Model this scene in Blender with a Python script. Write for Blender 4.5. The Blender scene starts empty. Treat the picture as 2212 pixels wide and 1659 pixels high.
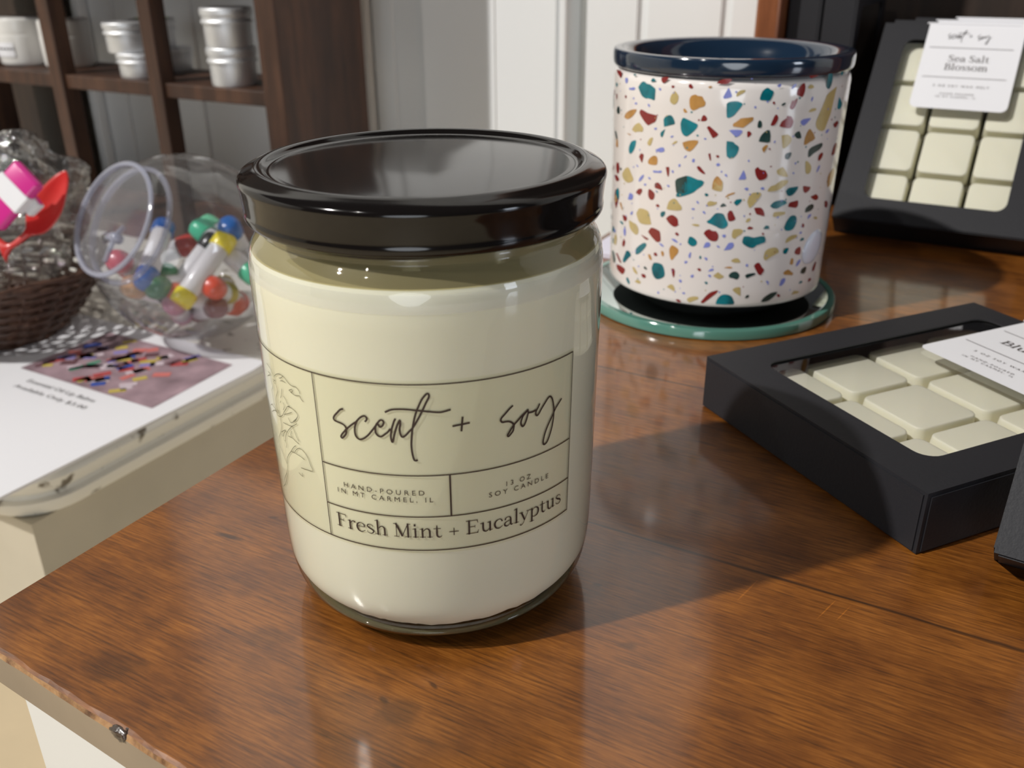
# Candle shop corner: soy candle jar on a worn brown table, wax warmer, wax melt boxes, white side table.
import bpy, bmesh, math, random
from math import sin, cos, pi, radians, sqrt, atan2
from mathutils import Vector, Matrix, noise
random.seed(7)
SC = bpy.context.scene
COL = SC.collection

# measured outlines: label strokes as (azimuth milliradians, height in 1/100 mm); chips likewise
SCRIPT="""-398,7037 -415,7001 -435,6909 -454,6817 -462,6743 -457,6694 -438,6676 -413,6653 -400,6620 -392,6574 -390,6524 -391,6470 -396,6390 -409,6318 -421,6276 -427,6301 -420,6368 -406,6442 -394,6505 -384,6551 -361,6645 -338,6729 -328,6759 -312,6843 -294,6914 -277,6946 -267,6916 -266,6857 -275,6808
-318,6810 -330,6720 -338,6603 -340,6481 -336,6394 -323,6335 -307,6332 -286,6384 -264,6472 -243,6589 -225,6694 -210,6790 -198,6861 -188,6887 -178,6869 -176,6811 -184,6741 -196,6707 -203,6734 -206,6770
-212,6789 -222,6688 -224,6598 -220,6525 -208,6471 -192,6471 -174,6530 -157,6596 -144,6674
-114,6932 -121,6872 -128,6782 -136,6676 -141,6556 -143,6451 -138,6340 -133,6379 -126,6501 -117,6637 -106,6773 -90,6915 -90,6805 -95,6686 -93,6583 -88,6509 -79,6488 -63,6543 -47,6626 -31,6701 -18,6782 -5,6885 15,7045 31,7189 47,7345 62,7472 63,7536 57,7565 47,7538 28,7433 12,7291 -2,7147 -13,7002 -22,6841 -30,6664 -35,6485 -39,6306 -38,6125 -34,5988 -28,5897 -19,5882 -14,5897
-162,7094 -152,7119 -130,7162 -100,7180 -55,7182 -11,7162 19,7146 63,7119 107,7095 130,7102 166,7140
178,6725 262,6762
228,6922 220,6586
500,6986 481,6925 458,6830 437,6746 432,6684 442,6629 461,6625 481,6608 499,6554 509,6489 508,6430 504,6343 492,6281 478,6228 471,6258 478,6312 492,6403 509,6489 531,6570 552,6650 578,6724 596,6776
596,6769 578,6709 561,6624 552,6514 554,6435 564,6385 575,6425 586,6533 593,6630 597,6716 589,6771
600,6696 623,6681 645,6697
671,6821 663,6749 649,6662 647,6588 656,6546 668,6575 687,6684 712,6801 733,6892 748,6908 762,6841 772,6711 778,6564 779,6439 776,6257 766,6054 749,5860 732,5730 715,5694 704,5728 705,5836 717,6006 734,6153 755,6290 775,6415 795,6538 839,6705"""
BOTANIC="""-1048,7352 -1008,7325 -983,7283 -963,7211 -947,7131
-943,7184 -910,7283 -874,7344 -844,7355 -817,7331 -794,7274 -771,7227 -743,7220 -719,7236 -701,7196 -692,7152 -687,7102
-783,7059 -772,7029 -749,7006 -725,7004 -693,7042 -688,6986 -669,6925
-788,7053 -755,7123 -755,7055 -772,7029
-1041,7140 -1003,7132
-1067,6976 -1023,7082 -1008,7077
-1005,7035 -1005,6918 -996,6814 -1019,6678 -1017,6537 -1020,6387 -1005,6305 -993,6193 -989,6079 -949,6091 -906,6197 -881,6330 -847,6469 -827,6573 -803,6606
-969,7061 -943,7068 -967,7005 -944,6972
-935,6941 -926,6813 -959,6615 -972,6413 -969,6236 -940,6118
-867,6967 -882,6780 -899,6682
-902,6594 -912,6529
-962,6250 -946,6204
-858,6795 -837,6734 -824,6625
-881,7236 -865,7249 -835,7339
-870,7172 -843,7214 -815,7209
-1103,6110 -1072,6206 -1037,6210 -1008,6190 -971,6136
-1084,5972 -1051,6074 -1004,6148 -987,6108
-827,6573 -786,6590 -750,6551 -734,6469 -751,6361 -786,6241
-879,6273 -840,6351 -792,6462
-870,6599 -866,6499 -883,6387
-947,6087 -942,5950 -945,5821 -971,5613 -1012,5407 -1028,5237 -1016,5108 -988,5013 -969,4897 -949,4824 -940,4726 -968,4475 -1015,4243 -1035,4106 -1021,4046 -1082,3821
-939,4793 -926,4970 -899,5125 -863,5280 -822,5477 -795,5561
-968,4475 -972,4337 -1015,4073
-910,5996 -859,6036 -809,6071 -754,6225
-804,6079 -788,5961 -773,5829 -755,5755
-810,6058 -858,5879 -898,5662 -915,5481
-869,5702 -823,5734 -792,5700 -759,5669
-837,6254 -822,6169 -804,6176 -764,6287 -746,6397
-862,5287 -821,5331 -793,5330 -758,5328 -727,5294
-815,5354 -795,5462 -761,5551 -732,5543 -704,5466 -686,5347 -676,5215 -661,5085 -706,5044 -770,4998
-958,5649 -906,5795 -894,5804 -918,5699 -947,5546 -955,5605
-927,5485 -908,5420 -916,5292
-822,5917 -833,5801 -826,5752
-801,4803 -764,4757 -768,4851"""
CHIPS="""R -1460,11167 -1331,11194 -1314,11070 -1326,10876 -1367,10935 -1429,11033
T -1108,11174 -1064,11215 -1079,11108
L -1235,10933 -1200,10971 -1185,10863 -1203,10718 -1233,10783
T -1022,10729 -994,10892 -961,10953 -929,10879 -893,10865 -859,10785 -833,10701 -835,10505 -836,10243 -861,10245 -887,10296 -930,10254 -978,10325 -1004,10475 -1029,10658
T -885,11015 -871,11119 -851,11139 -833,11025 -861,11011 -873,10979
R -778,11195 -747,11240 -711,11245 -717,11157 -748,10994 -771,11022 -779,11114
R -319,11121 -291,11250 -251,11303 -210,11308 -208,11230 -236,11103 -277,11097
T -1464,10597 -1412,10580 -1430,10413 -1477,10467
R -680,10917 -658,10926 -655,10863 -670,10816 -680,10853
R -535,10987 -520,11055 -501,10951 -504,10855 -531,10894
G -382,10952 -365,11002 -349,10990 -363,10915
L -1162,10576 -1130,10579 -1096,10634 -1068,10602 -1094,10502 -1130,10530 -1160,10483
L -801,10766 -779,10760 -776,10681 -793,10673
K -649,10716 -615,10528 -620,10284 -641,10162 -665,10167 -688,10286 -680,10516
G -507,10568 -476,10632 -457,10584 -419,10564 -415,10470 -391,10349 -398,10172 -431,10114 -483,9968 -513,10102 -521,10420
L -224,10964 -207,10810 -193,10608 -220,10542 -252,10515 -257,10599 -235,10713
R -1233,10174 -1207,10219 -1200,10111 -1224,10077
L -1102,10145 -1085,10206 -1077,10162 -1090,10113
L -1074,9961 -1050,10018 -1035,9954 -1060,9911
L -910,10035 -888,10031 -882,9919 -900,9941
D -1424,9386 -1390,9590 -1346,9589 -1337,9316 -1396,9251
G -1229,9282 -1195,9465 -1119,9641 -1043,9720 -1056,9569 -1098,9367 -1164,9195 -1220,9202
R -1004,9605 -981,9762 -897,9643 -812,9613 -807,9466 -825,9305 -870,9208 -891,9127 -928,9219 -987,9482
T -737,9491 -720,9616 -684,9694 -655,9634 -631,9366 -665,9283 -730,9173 -719,9269 -736,9376
T -583,9390 -572,9591 -553,9639 -519,9565 -446,9430 -440,9319 -461,9147 -504,8932 -529,8871 -557,8941 -576,9130
G -567,9984 -555,10028 -531,9885 -556,9859
R -417,9554 -410,9734 -393,9820 -368,9683 -380,9566
K -1097,8782 -1060,9019 -1004,9158 -968,9055 -947,8934 -965,8784 -1010,8801 -1046,8703
T -717,9087 -731,8945 -736,8758 -751,8715 -762,8825 -753,8948
R -366,9310 -346,9375 -316,9227 -270,9049 -307,8876 -324,8964 -343,9187
L -829,9051 -806,9092 -797,9021 -821,8988
L -666,8766 -656,8829 -637,8840 -648,8753
D -1480,8372 -1433,8433 -1377,8144 -1407,8061
G -1181,8572 -1113,8561 -1130,8511
T -1136,7944 -1108,8215 -1058,8346 -1031,8335 -1044,8062 -1069,7846 -1108,7686 -1134,7768
K -895,8357 -875,8544 -850,8630 -835,8607 -855,8302 -881,8265
K -651,8456 -621,8624 -599,8620 -620,8508
G -556,8592 -501,8708 -427,8739 -440,8528 -488,8241 -536,8351
L -807,8115 -757,8253 -722,8276 -715,8128 -754,8050
L -384,8847 -366,8869 -362,8795 -377,8799
R -987,7674 -964,7845 -930,7811 -939,7594 -947,7429 -965,7535
G -877,7576 -857,7732 -816,7867 -783,7823 -777,7621 -787,7475 -837,7442 -872,7459
R -337,8183 -322,8238 -312,7958 -321,7938
R -277,8151 -259,8172 -247,8108 -263,8048
L -537,7947 -519,8074 -511,8028 -527,7945
L -465,7814 -461,7944 -443,7932 -446,7796
L -580,7583 -571,7673 -558,7613 -569,7521
L -1022,7289 -998,7276 -990,7202 -1007,7207
L -268,7786 -251,7840 -235,7760 -251,7696 -264,7719
R -692,7441 -664,7478 -657,7362 -661,7055 -675,7108
L -821,7186 -801,7213 -776,7188 -745,7264 -725,7227 -744,7143 -775,7153 -808,7110
L -639,7340 -619,7346 -617,7251 -629,7236
R -422,7614 -402,7656 -371,7499 -347,7338 -372,7346 -409,7484
K -1241,6649 -1199,6896 -1145,7043 -1112,6968 -1104,6796 -1055,6630 -1065,6476 -1130,6340 -1185,6364 -1231,6477
R -1431,6378 -1360,6423 -1301,6287 -1356,6148 -1405,6184
L -979,6563 -971,6715 -925,6930 -919,6836 -941,6672 -964,6571
L -869,6863 -847,6865 -838,6775 -859,6784
R -793,6541 -782,6667 -758,6705 -729,6612 -713,6420 -723,6409 -752,6488 -787,6440
L -915,6501 -893,6547 -883,6496 -900,6432
L -673,6673 -651,6672 -646,6598 -661,6595
D -597,6831 -586,6994 -530,7132 -497,7185 -511,7005 -501,6804 -498,6566 -580,6515
T -497,7185 -466,7167 -406,7059 -374,7055 -358,6976 -361,6838 -394,6686 -413,6625 -498,6580 -508,6800 -504,7009
G -284,6797 -276,7107 -251,7277 -224,7155 -204,7023 -199,6820 -204,6716 -229,6682 -280,6678
L -195,7348 -181,7384 -170,7268 -185,7272
D -1290,6852 -1261,6891 -1260,6783 -1286,6766
R -244,11288 -212,11307 -208,11230 -236,11119 -241,11102
L -66,11332 -49,11341 -54,11285
K -160,10659 -156,10768 -131,10864 -96,10875 -103,10772 -133,10676 -156,10602
L 146,11040 173,11108 180,11035 164,10960
L 270,10940 290,11060 311,11071 303,10979 278,10869
T 21,10568 34,10817 70,10964 97,10890 124,10809 121,10653 101,10436 63,10455 26,10473
R 125,10354 133,10416 148,10351 139,10273
R 421,11384 451,11415 503,11420 502,11326 444,11261 425,11311
K 422,10883 438,10987 457,11006 484,10893 447,10833
R 325,10833 358,11043 386,11082 397,10843 392,10656 378,10518 353,10589 324,10629
R 288,10401 312,10411 335,10499 333,10326 318,10107 298,10042 275,10119 282,10244
T 628,11420 647,11444 675,11385 691,11172 688,10919 665,10744 632,10801 622,10917 645,11066 652,11221
T 803,11455 835,11462 853,11351 838,11214 814,11258
L 469,10439 480,10473 490,10415 480,10307 470,10359
D 201,10262 216,10329 236,10334 231,10256 209,10204
T -228,10304 -211,10385 -176,10421 -141,10415 -109,10332 -113,10221 -140,10060 -160,9867 -194,9751 -219,9780
L -17,10207 -5,10238 2,10175 -10,10127
L -236,10775 -224,10964 -210,10810 -193,10608 -226,10541 -232,10556
G -166,9482 -155,9547 -126,9614 -110,9728 -50,9762 -14,9777 -17,9633 -52,9537 -85,9343 -128,9389 -161,9385
L -192,9226 -162,9256 -95,9246 -90,9132 -126,8951 -158,9062
D 27,9552 37,9654 56,9582 61,9420 54,9340 28,9358
R 131,9460 144,9667 162,9872 183,9804 187,9659 166,9438 137,9417
R 209,9397 219,9556 250,9677 288,9780 316,9659 325,9495 309,9289 267,9292 211,9364
K 460,9898 488,10015 537,10010 535,9914 481,9873
L 394,9519 418,9607 494,9624 478,9501 435,9331 401,9419
K 774,10796 766,10558 746,10375 744,10082 742,9690 704,9316 689,9060 650,8991 596,9082 565,9263 564,9526 597,9835 631,10175 646,10490 702,10656
T 847,10317 935,9998 931,9834 892,9767 848,9822 841,10025
R -50,9182 -33,9205 -13,9101 -29,8988 -45,8955
D 49,8772 58,8967 86,9159 129,9234 143,8744 95,8735
K 235,8985 288,9019 325,8876 329,8710 309,8552 273,8432 255,8504 248,8769
D 349,8966 360,9060 395,9118 424,8837 390,8802 365,8878
G 459,8523 461,8821 490,9152 523,9087 578,8727 520,8592 480,8496
R 812,9180 880,9284 921,9170 885,9011 844,9016
L 707,8865 716,8976 753,9026 753,8952 734,8864
L 173,8705 179,8786 191,8767 181,8680
G 83,8473 105,8602 130,8605 115,8436 104,8306 91,8357
D 289,8112 297,8209 339,8250 346,8140 326,7954 294,7986
D 526,7952 520,8224 555,8373 669,8477 691,8354 660,8206 586,8068 544,7941
R 656,7733 657,7937 695,8046 718,7978 712,7829 680,7689
R 870,7790 888,8104 927,8278 975,8203 974,7891 935,7751
T -202,8778 -153,8752 -133,8656 -103,8544 -108,8313 -140,8061 -191,8136
K 502,7762 523,7784 579,7528 580,7271 550,7194 523,7273 510,7554
R 44,7580 58,7672 74,7661 93,7541 129,7541 154,7327 147,7193 125,7130 86,7119 55,7343
L -80,7143 -72,7245 -53,7364 -47,7566 -19,7195 -55,7151
K 230,7504 277,7637 310,7483 341,7215 318,7191 265,7269 238,7373
L 658,7215 671,7413 694,7499 696,7360 670,7200
K 174,6693 199,6840 247,6894 286,7051 345,7043 342,6891 308,6751 253,6655
R 515,6685 538,6677 569,6604 609,6585 594,6467 531,6512
G 895,6341 869,6792 921,7027 1000,7092 1050,6792 1016,6504 935,6300
L 381,7350 392,7372 402,7306 391,7278
R 163,7696 185,7718 176,7652
T -1394,5572 -1331,5877 -1299,5728 -1299,5351 -1344,5370
D -598,6916 -504,6973 -508,6764 -491,6565 -510,6415 -578,6371 -589,6643
T -504,6973 -360,7008 -362,6887 -395,6718 -431,6493 -508,6293 -576,6197 -575,6373 -510,6449 -492,6634
R -1008,6044 -980,6207 -936,6263 -932,6123 -956,6044 -959,5932 -976,5987 -1004,5987
R -858,6285 -841,6343 -789,6188 -796,5931 -823,5859 -850,5934 -860,6103
L -1124,5566 -1111,5766 -1094,5903 -1052,5869 -1049,5744 -1067,5603
R -794,6610 -774,6697 -738,6656 -713,6429 -727,6407 -752,6521 -788,6455
L -673,6671 -651,6670 -648,6596 -665,6597
K -279,7071 -210,7088 -201,6886 -203,6646 -227,6612 -283,6710
K -660,5655 -645,5934 -607,6097 -578,6090 -552,5931 -528,5806 -530,5627 -604,5574 -656,5576
T -341,6465 -327,6498 -308,6442 -318,6362 -335,6380
G -173,6359 -153,6500 -101,6593 -103,6524 -137,6451 -167,6360
R -770,5678 -751,5739 -732,5665 -741,5596 -766,5617
G -1279,5207 -1248,5272 -1221,5072 -1209,4918 -1245,5004
K -994,5051 -970,5262 -941,5350 -865,5339 -837,5185 -824,4868 -810,4743 -876,4658 -943,4664 -976,4849
L -405,6105 -392,6122 -379,6013 -394,6016
K -319,5951 -308,6113 -284,6167 -260,6105 -239,6153 -236,6067 -261,5979 -299,5931
D -207,5952 -193,6067 -178,6091 -154,5981 -176,5994 -194,5921
T -305,5252 -277,5369 -243,5610 -212,5654 -173,5610 -157,5437 -135,5265 -132,5088 -161,4958 -200,4967 -241,5097 -294,5168
R -142,5616 -128,5776 -102,5744 -92,5587 -74,5466 -79,5360 -110,5296 -130,5336 -138,5476
L -443,5751 -427,5795 -410,5752 -426,5697
L -347,5676 -331,5694 -319,5582 -336,5586
L -1082,4908 -1060,5065 -1041,5070 -1053,4914
T -720,5298 -711,5414 -677,5462 -674,5338 -693,5195 -712,5189
R -1212,4705 -1165,4747 -1126,4665 -1142,4512 -1184,4469
R -662,5150 -637,5297 -601,5361 -560,5249 -548,5078 -552,4895 -580,4830 -610,4886 -641,5005
T -1271,4340 -1213,4381 -1189,4279 -1227,4247
K -1098,4607 -1049,4537 -993,4548 -958,4348 -962,4117 -993,4033 -1044,4127 -1082,4306
K -430,5048 -397,5084 -364,5065 -369,4991 -402,4984
R -841,4352 -816,4545 -787,4594 -720,4514 -710,4321 -703,4069 -738,3967 -772,4054 -813,4215
L -1185,3978 -1162,4220 -1140,4001 -1147,3780 -1171,3766
T -1497,3527 -1449,3855 -1402,3746 -1427,3552
K -1420,3166 -1362,3570 -1319,3397 -1342,3046 -1389,2994
R -922,4127 -869,4077 -833,4025 -841,3960 -878,3985
R -569,4555 -552,4598 -533,4503 -545,4435 -565,4486
R -322,4673 -308,4823 -273,4901 -255,4800 -224,4835 -198,4646 -204,4410 -235,4353 -276,4422
T -452,4202 -442,4463 -408,4455 -374,4304 -377,4120 -409,4039 -441,4118
L -169,4653 -147,4700 -136,4623 -149,4542 -161,4575
L -602,4254 -566,4266 -535,4125 -571,4144
R -1200,3337 -1173,3589 -1143,3457 -1169,3196 -1194,3210
L -720,3948 -690,3934 -665,3817 -696,3834
T -987,3210 -975,3398 -903,3717 -861,3786 -854,3663 -890,3411 -937,3180 -977,3088
L -315,4024 -302,4248 -274,4303 -258,4212 -267,4081 -296,4040
L -208,4174 -187,4162 -177,4073 -195,4087
L -144,3954 -122,4157 -108,4304 -72,4326 -64,4164 -86,4017 -118,3984
G -614,3745 -595,3955 -561,3920 -530,3816 -532,3629 -556,3461 -586,3241 -608,3490
G -829,3276 -807,3302 -786,3137 -793,3033 -818,3118
R -767,3404 -749,3469 -727,3372 -739,3292 -762,3315
G -693,3557 -678,3610 -663,3513 -667,3366 -683,3380
R -1336,2619 -1295,2682 -1212,2375 -1227,2291 -1282,2424
T -1125,3056 -1081,3120 -1045,2956 -1077,2794 -1115,2720 -1145,2438 -1179,2465 -1169,2638 -1118,2793
D -1474,2560 -1396,2603 -1347,2320 -1362,2094 -1414,2049 -1469,2325
L -437,3588 -426,3743 -415,3731 -419,3489 -432,3499
L -471,3249 -447,3322 -439,3291 -456,3185
T -342,3608 -333,3649 -323,3562 -331,3485 -341,3516
L -302,3572 -279,3582 -271,3476 -285,3451
T -782,2664 -768,2910 -735,2985 -674,2956 -647,2661 -648,2393 -701,2212 -739,2216 -770,2409
R -1317,2047 -1260,2159 -1149,2155 -1136,2016 -1174,1796 -1221,1800 -1294,1882
K -1019,2409 -992,2429 -946,2199 -961,2139 -1000,2220
R -584,2836 -563,2874 -548,2755 -552,2468 -565,2493
R -354,3008 -334,3056 -316,2973 -332,2901
D -874,2608 -853,2653 -829,2530 -861,2527
R -898,2226 -859,2268 -839,2150 -866,2064 -890,2120
L -406,2620 -394,2711 -377,2696 -382,2579 -399,2568
L -259,2925 -238,3063 -211,3072 -220,2977 -246,2948
L -256,2739 -243,2800 -227,2713 -238,2653
K -212,2737 -173,2928 -151,2810 -118,2742 -160,2595
D -81,2803 -60,2917 -22,2974 -15,2628 -41,2657 -72,2685
T -1110,1699 -1085,1786 -1051,1590 -1060,1466 -1095,1562
K -979,1740 -943,1879 -902,1830 -906,1735 -946,1701
L -509,2353 -491,2406 -477,2322 -493,2241
T -281,2409 -265,2446 -250,2366 -266,2310
K -615,1928 -583,2084 -556,2063 -539,1906 -543,1775 -576,1871
K -423,1483 -402,1595 -362,1672 -324,1664 -326,1548 -366,1447 -399,1346
R -300,1428 -266,1694 -229,1920 -187,2022 -158,2057 -175,1881 -219,1676 -275,1383
T -168,1386 -163,1580 -134,1816 -88,1881 -39,1790 -20,1600 -16,1389
R -525,1378 -500,1428 -470,1330 -498,1286
L -470,1755 -455,1813 -439,1772 -453,1710
L -710,1532 -698,1611 -685,1548 -697,1488
K -73,3489 -58,3563 -34,3582 -30,3399 -52,3417
K -89,4701 -83,4881 -59,4918 -51,4525 -76,4541
G -127,3150 -91,3210 -57,3184 -70,3120
K 171,6606 184,6757 234,6862 272,7020 345,7024 342,6889 295,6703 240,6603
L -28,6751 -7,6809 9,6750 -1,6665
L 106,6740 122,6815 142,6757 132,6683
T 338,6564 363,6690 409,6701 460,6707 455,6554 420,6366 382,6317 357,6382
R 516,6655 538,6682 568,6620 609,6573 595,6425 555,6350 528,6456
R 626,6138 670,6155 702,6192 746,6035 740,5916 698,5911 647,6050
K 10,6182 23,6440 52,6575 113,6567 115,6412 81,6141 40,5902 22,6008
T -99,6127 -82,6267 -38,6294 -42,6165 -74,6001
T 211,5954 239,6119 295,6177 332,6167 369,6027 325,5909 275,5815 231,5860
R 384,5862 391,6016 438,6059 482,6066 488,5833 466,5742 422,5798 389,5831
D 586,5441 588,5636 634,5759 684,5734 696,5562 648,5444
R 73,5898 126,5907 157,5760 170,5511 127,5574 96,5633
K 248,5467 251,5625 279,5666 359,5628 355,5507 299,5464 263,5433
R 885,5664 930,5670 988,5442 965,5284 903,5426
K 15,5272 24,5413 51,5439 52,5340 31,5254
L 630,5117 639,5290 677,5292 670,5190 641,5107
T 370,4911 385,5153 419,5382 460,5410 491,5299 498,5043 472,4774 423,4717 385,4777
K 716,5074 744,5126 787,5021 767,4958
R 34,4987 51,5075 85,4999 74,4940 41,4934
T 175,4943 194,5079 223,5034 226,4915 197,4947 180,4916
R 165,4749 181,4752 188,4671 173,4647
R 570,4915 586,4956 604,4815 590,4736 574,4803
K -88,4666 -83,4916 -51,4954 -29,4962 2,4883 -14,4705 -51,4597 -66,4517 -83,4559
T 5,4417 14,4614 61,4610 99,4550 156,4601 198,4560 206,4305 157,4248 131,4183 99,4063 43,4162 7,4309
K 407,4166 414,4362 465,4490 528,4460 524,4336 472,4266 432,4186
T 571,4131 584,4248 620,4245 620,4124
T 393,3773 403,3913 449,3910 449,3789 432,3643 402,3675
R 527,3597 535,3776 590,3856 606,3507 565,3490
K 208,3612 216,3865 249,3997 309,4024 343,3895 347,3746 310,3694 275,3583 234,3455 217,3499
L 549,4534 571,4588 584,4512 566,4465
K -73,3489 -52,3582 -16,3601 8,3417 -28,3399 -62,3434
G 489,3108 494,3365 522,3349 529,3112 514,3057
L 566,2927 578,3141 615,3236 621,3099 591,2941
R 130,3232 150,3356 178,3347 205,3134 230,3012 219,2868 200,2757 172,2849 172,2997 142,3100
D 644,2545 659,2719 721,2770 728,2564 707,2436 664,2485
D -80,2804 -60,2936 -20,2974 9,2843 9,2694 -9,2590 -48,2694
D 60,2782 81,2854 143,2888 150,2800 101,2700 78,2641
G 428,2745 450,2822 484,2858 506,2737 548,2623 533,2524 493,2598 447,2624
L 54,3247 64,3338 79,3280 70,3189
L 403,2140 412,2380 435,2476 461,2436 459,2266 429,2120
L 258,2439 270,2470 291,2383 277,2323
K -36,2112 -12,2207 28,2224 32,2091 23,1978 40,1806 7,1904 -22,2018
D 235,1461 257,1642 322,1834 390,1844 374,1684 315,1474 262,1428
R 386,1694 406,1736 431,1620 412,1559
D 82,1685 92,1817 117,1830 109,1698
R 845,2379 850,2604 896,2793 915,2672 892,2354
R 794,1903 799,2072 847,2035 847,1911
T 645,2007 658,2109 694,2087 692,1992
K 564,1555 584,1688 604,1706 669,1593 644,1525
G 863,6655 988,6531 983,6357 903,6349"""
MARKS = [(-.192,.1640,.1,.006,.0012,.7,3), (-.1872,.1784,.4,.002,.0008,.5,1.5), (-.102,.1413,-.3,.0018,.0007,.6,1.5), (-.1095,.1315,-.3,.002,.001,.6,2),
         (-.1045,.1303,.2,.006,.005,.40,.3), (-.024,.2172,1.31,.0055,.00022,-.8,0), (-.0198,.2172,1.31,.0045,.0002,-.7,0), (-.0452,.2145,1.37,.0065,.0003,-.5,0),
         (-.0659,.1772,.3,.0028,.0016,.45,1.0), (-.176,.1080,.2,.009,.006,.38,0), (-.150,.135,.4,.007,.0045,.30,0), (-.083,.1965,.2,.0015,.0010,.6,.8)]
LIGHTS = [('key_lamp', (-2.30,-2.50,3.60), (-.15,.3,0), .13, 225, (1,.97,.925)),
          ('key_lamp_two', (-1.04,-3.04,3.72), (-.15,.3,0), .09, 20, (1,.97,.925)),
          ('window_light', (2.4,-.05,.42), (-.1,.3,0), .35, 7, (.80,.88,1.0), .7),
          ('room_fill', (.9,-2.3,.24), (-.2,.4,0), 1.2, 14, (.90,.95,1.0))]
WORLD = ((.78,.83,.92,1), .035)
EXPO = 0.0
# ------------------------------------------------------------------ helpers
def lin(c):
    return tuple(((v/255)/12.92 if v/255 <= .04045 else ((v/255+.055)/1.055)**2.4) for v in c)+(1.0,)

def new_mat(name):
    m = bpy.data.materials.new(name); m.use_nodes = True
    return m, m.node_tree, m.node_tree.nodes['Principled BSDF']

def mat(name, rgb, rough=.5, metal=0, spec=.5, coat=0, coat_rough=.1, sss=0, bump=0, bscale=200, vary=0, emit=None):
    m, t, b = new_mat(name)
    b.inputs['Base Color'].default_value = lin(rgb)
    b.inputs['Roughness'].default_value = rough
    b.inputs['Metallic'].default_value = metal
    b.inputs['Specular IOR Level'].default_value = spec
    b.inputs['Coat Weight'].default_value = coat
    b.inputs['Coat Roughness'].default_value = coat_rough
    if sss:
        b.inputs['Subsurface Weight'].default_value = sss
        b.inputs['Subsurface Radius'].default_value = (1, .85, .6)
        b.inputs['Subsurface Scale'].default_value = .006
    if bump or vary:
        tc = t.nodes.new('ShaderNodeTexCoord'); n = t.nodes.new('ShaderNodeTexNoise')
        n.inputs['Scale'].default_value = bscale; n.inputs['Detail'].default_value = 4
        t.links.new(tc.outputs['Object'], n.inputs['Vector'])
        if bump:
            bp = t.nodes.new('ShaderNodeBump'); bp.inputs['Strength'].default_value = bump; bp.inputs['Distance'].default_value = .001
            t.links.new(n.outputs['Fac'], bp.inputs['Height']); t.links.new(bp.outputs['Normal'], b.inputs['Normal'])
        if vary:
            r = t.nodes.new('ShaderNodeValToRGB')
            c = lin(rgb)
            r.color_ramp.elements[0].position = .3; r.color_ramp.elements[1].position = .7
            r.color_ramp.elements[0].color = tuple(v*(1-vary) for v in c[:3])+(1,)
            r.color_ramp.elements[1].color = tuple(min(1, v*(1+vary)) for v in c[:3])+(1,)
            t.links.new(n.outputs['Fac'], r.inputs['Fac']); t.links.new(r.outputs['Color'], b.inputs['Base Color'])
    return m

def thin_glass(name, tint=(255,255,255), refl=1.0, rough=.02, ior=1.45, bump=0, bscale=60, haze=0, hazecol=(255,255,255)):
    """window-style glass: straight-through transmission plus fresnel reflection"""
    m = bpy.data.materials.new(name); m.use_nodes = True; t = m.node_tree; t.nodes.clear()
    o = t.nodes.new('ShaderNodeOutputMaterial'); tr = t.nodes.new('ShaderNodeBsdfTransparent'); gl = t.nodes.new('ShaderNodeBsdfGlossy')
    fr = t.nodes.new('ShaderNodeFresnel'); mx = t.nodes.new('ShaderNodeMixShader'); mu = t.nodes.new('ShaderNodeMath')
    mu.operation = 'MULTIPLY'; mu.inputs[1].default_value = refl; mu.use_clamp = True
    tr.inputs['Color'].default_value = lin(tint); gl.inputs['Roughness'].default_value = rough; fr.inputs['IOR'].default_value = ior
    ge = t.nodes.new('ShaderNodeNewGeometry'); im = t.nodes.new('ShaderNodeMapRange')     # thin sheet: same reflection from both sides
    im.inputs['To Min'].default_value = ior; im.inputs['To Max'].default_value = 1/ior
    t.links.new(ge.outputs['Backfacing'], im.inputs['Value']); t.links.new(im.outputs[0], fr.inputs['IOR'])
    t.links.new(fr.outputs[0], mu.inputs[0]); t.links.new(mu.outputs[0], mx.inputs[0])
    base = tr.outputs[0]
    if haze:
        df = t.nodes.new('ShaderNodeBsdfDiffuse'); df.inputs['Color'].default_value = lin(hazecol)
        m2 = t.nodes.new('ShaderNodeMixShader'); m2.inputs[0].default_value = haze
        t.links.new(tr.outputs[0], m2.inputs[1]); t.links.new(df.outputs[0], m2.inputs[2]); base = m2.outputs[0]
    t.links.new(base, mx.inputs[1]); t.links.new(gl.outputs[0], mx.inputs[2]); t.links.new(mx.outputs[0], o.inputs['Surface'])
    if bump:
        tc = t.nodes.new('ShaderNodeTexCoord'); n = t.nodes.new('ShaderNodeTexNoise'); n.inputs['Scale'].default_value = bscale; n.inputs['Detail'].default_value = 3
        bp = t.nodes.new('ShaderNodeBump'); bp.inputs['Strength'].default_value = bump; bp.inputs['Distance'].default_value = .003
        t.links.new(tc.outputs['Object'], n.inputs['Vector']); t.links.new(n.outputs['Fac'], bp.inputs['Height'])
        t.links.new(bp.outputs['Normal'], gl.inputs['Normal']); t.links.new(bp.outputs['Normal'], fr.inputs['Normal'])
    return m

def obj(name, bm, mats=None, parent=None, loc=None, rot=None, smooth=False, angle=None):
    me = bpy.data.meshes.new(name); bm.to_mesh(me); bm.free()
    o = bpy.data.objects.new(name, me); COL.objects.link(o)
    if mats is not None:
        for m in (mats if isinstance(mats, (list, tuple)) else [mats]): me.materials.append(m)
    if smooth:
        for p in me.polygons: p.use_smooth = True
        if angle is not None: me.set_sharp_from_angle(angle=radians(angle))
    if parent: o.parent = parent
    if loc: o.location = loc
    if rot: o.rotation_euler = rot
    return o

def tag(o, label=None, cat=None, group=None, kind=None):
    if label: o['label'] = label
    if cat: o['category'] = cat
    if group: o['group'] = group
    if kind: o['kind'] = kind
    return o

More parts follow.
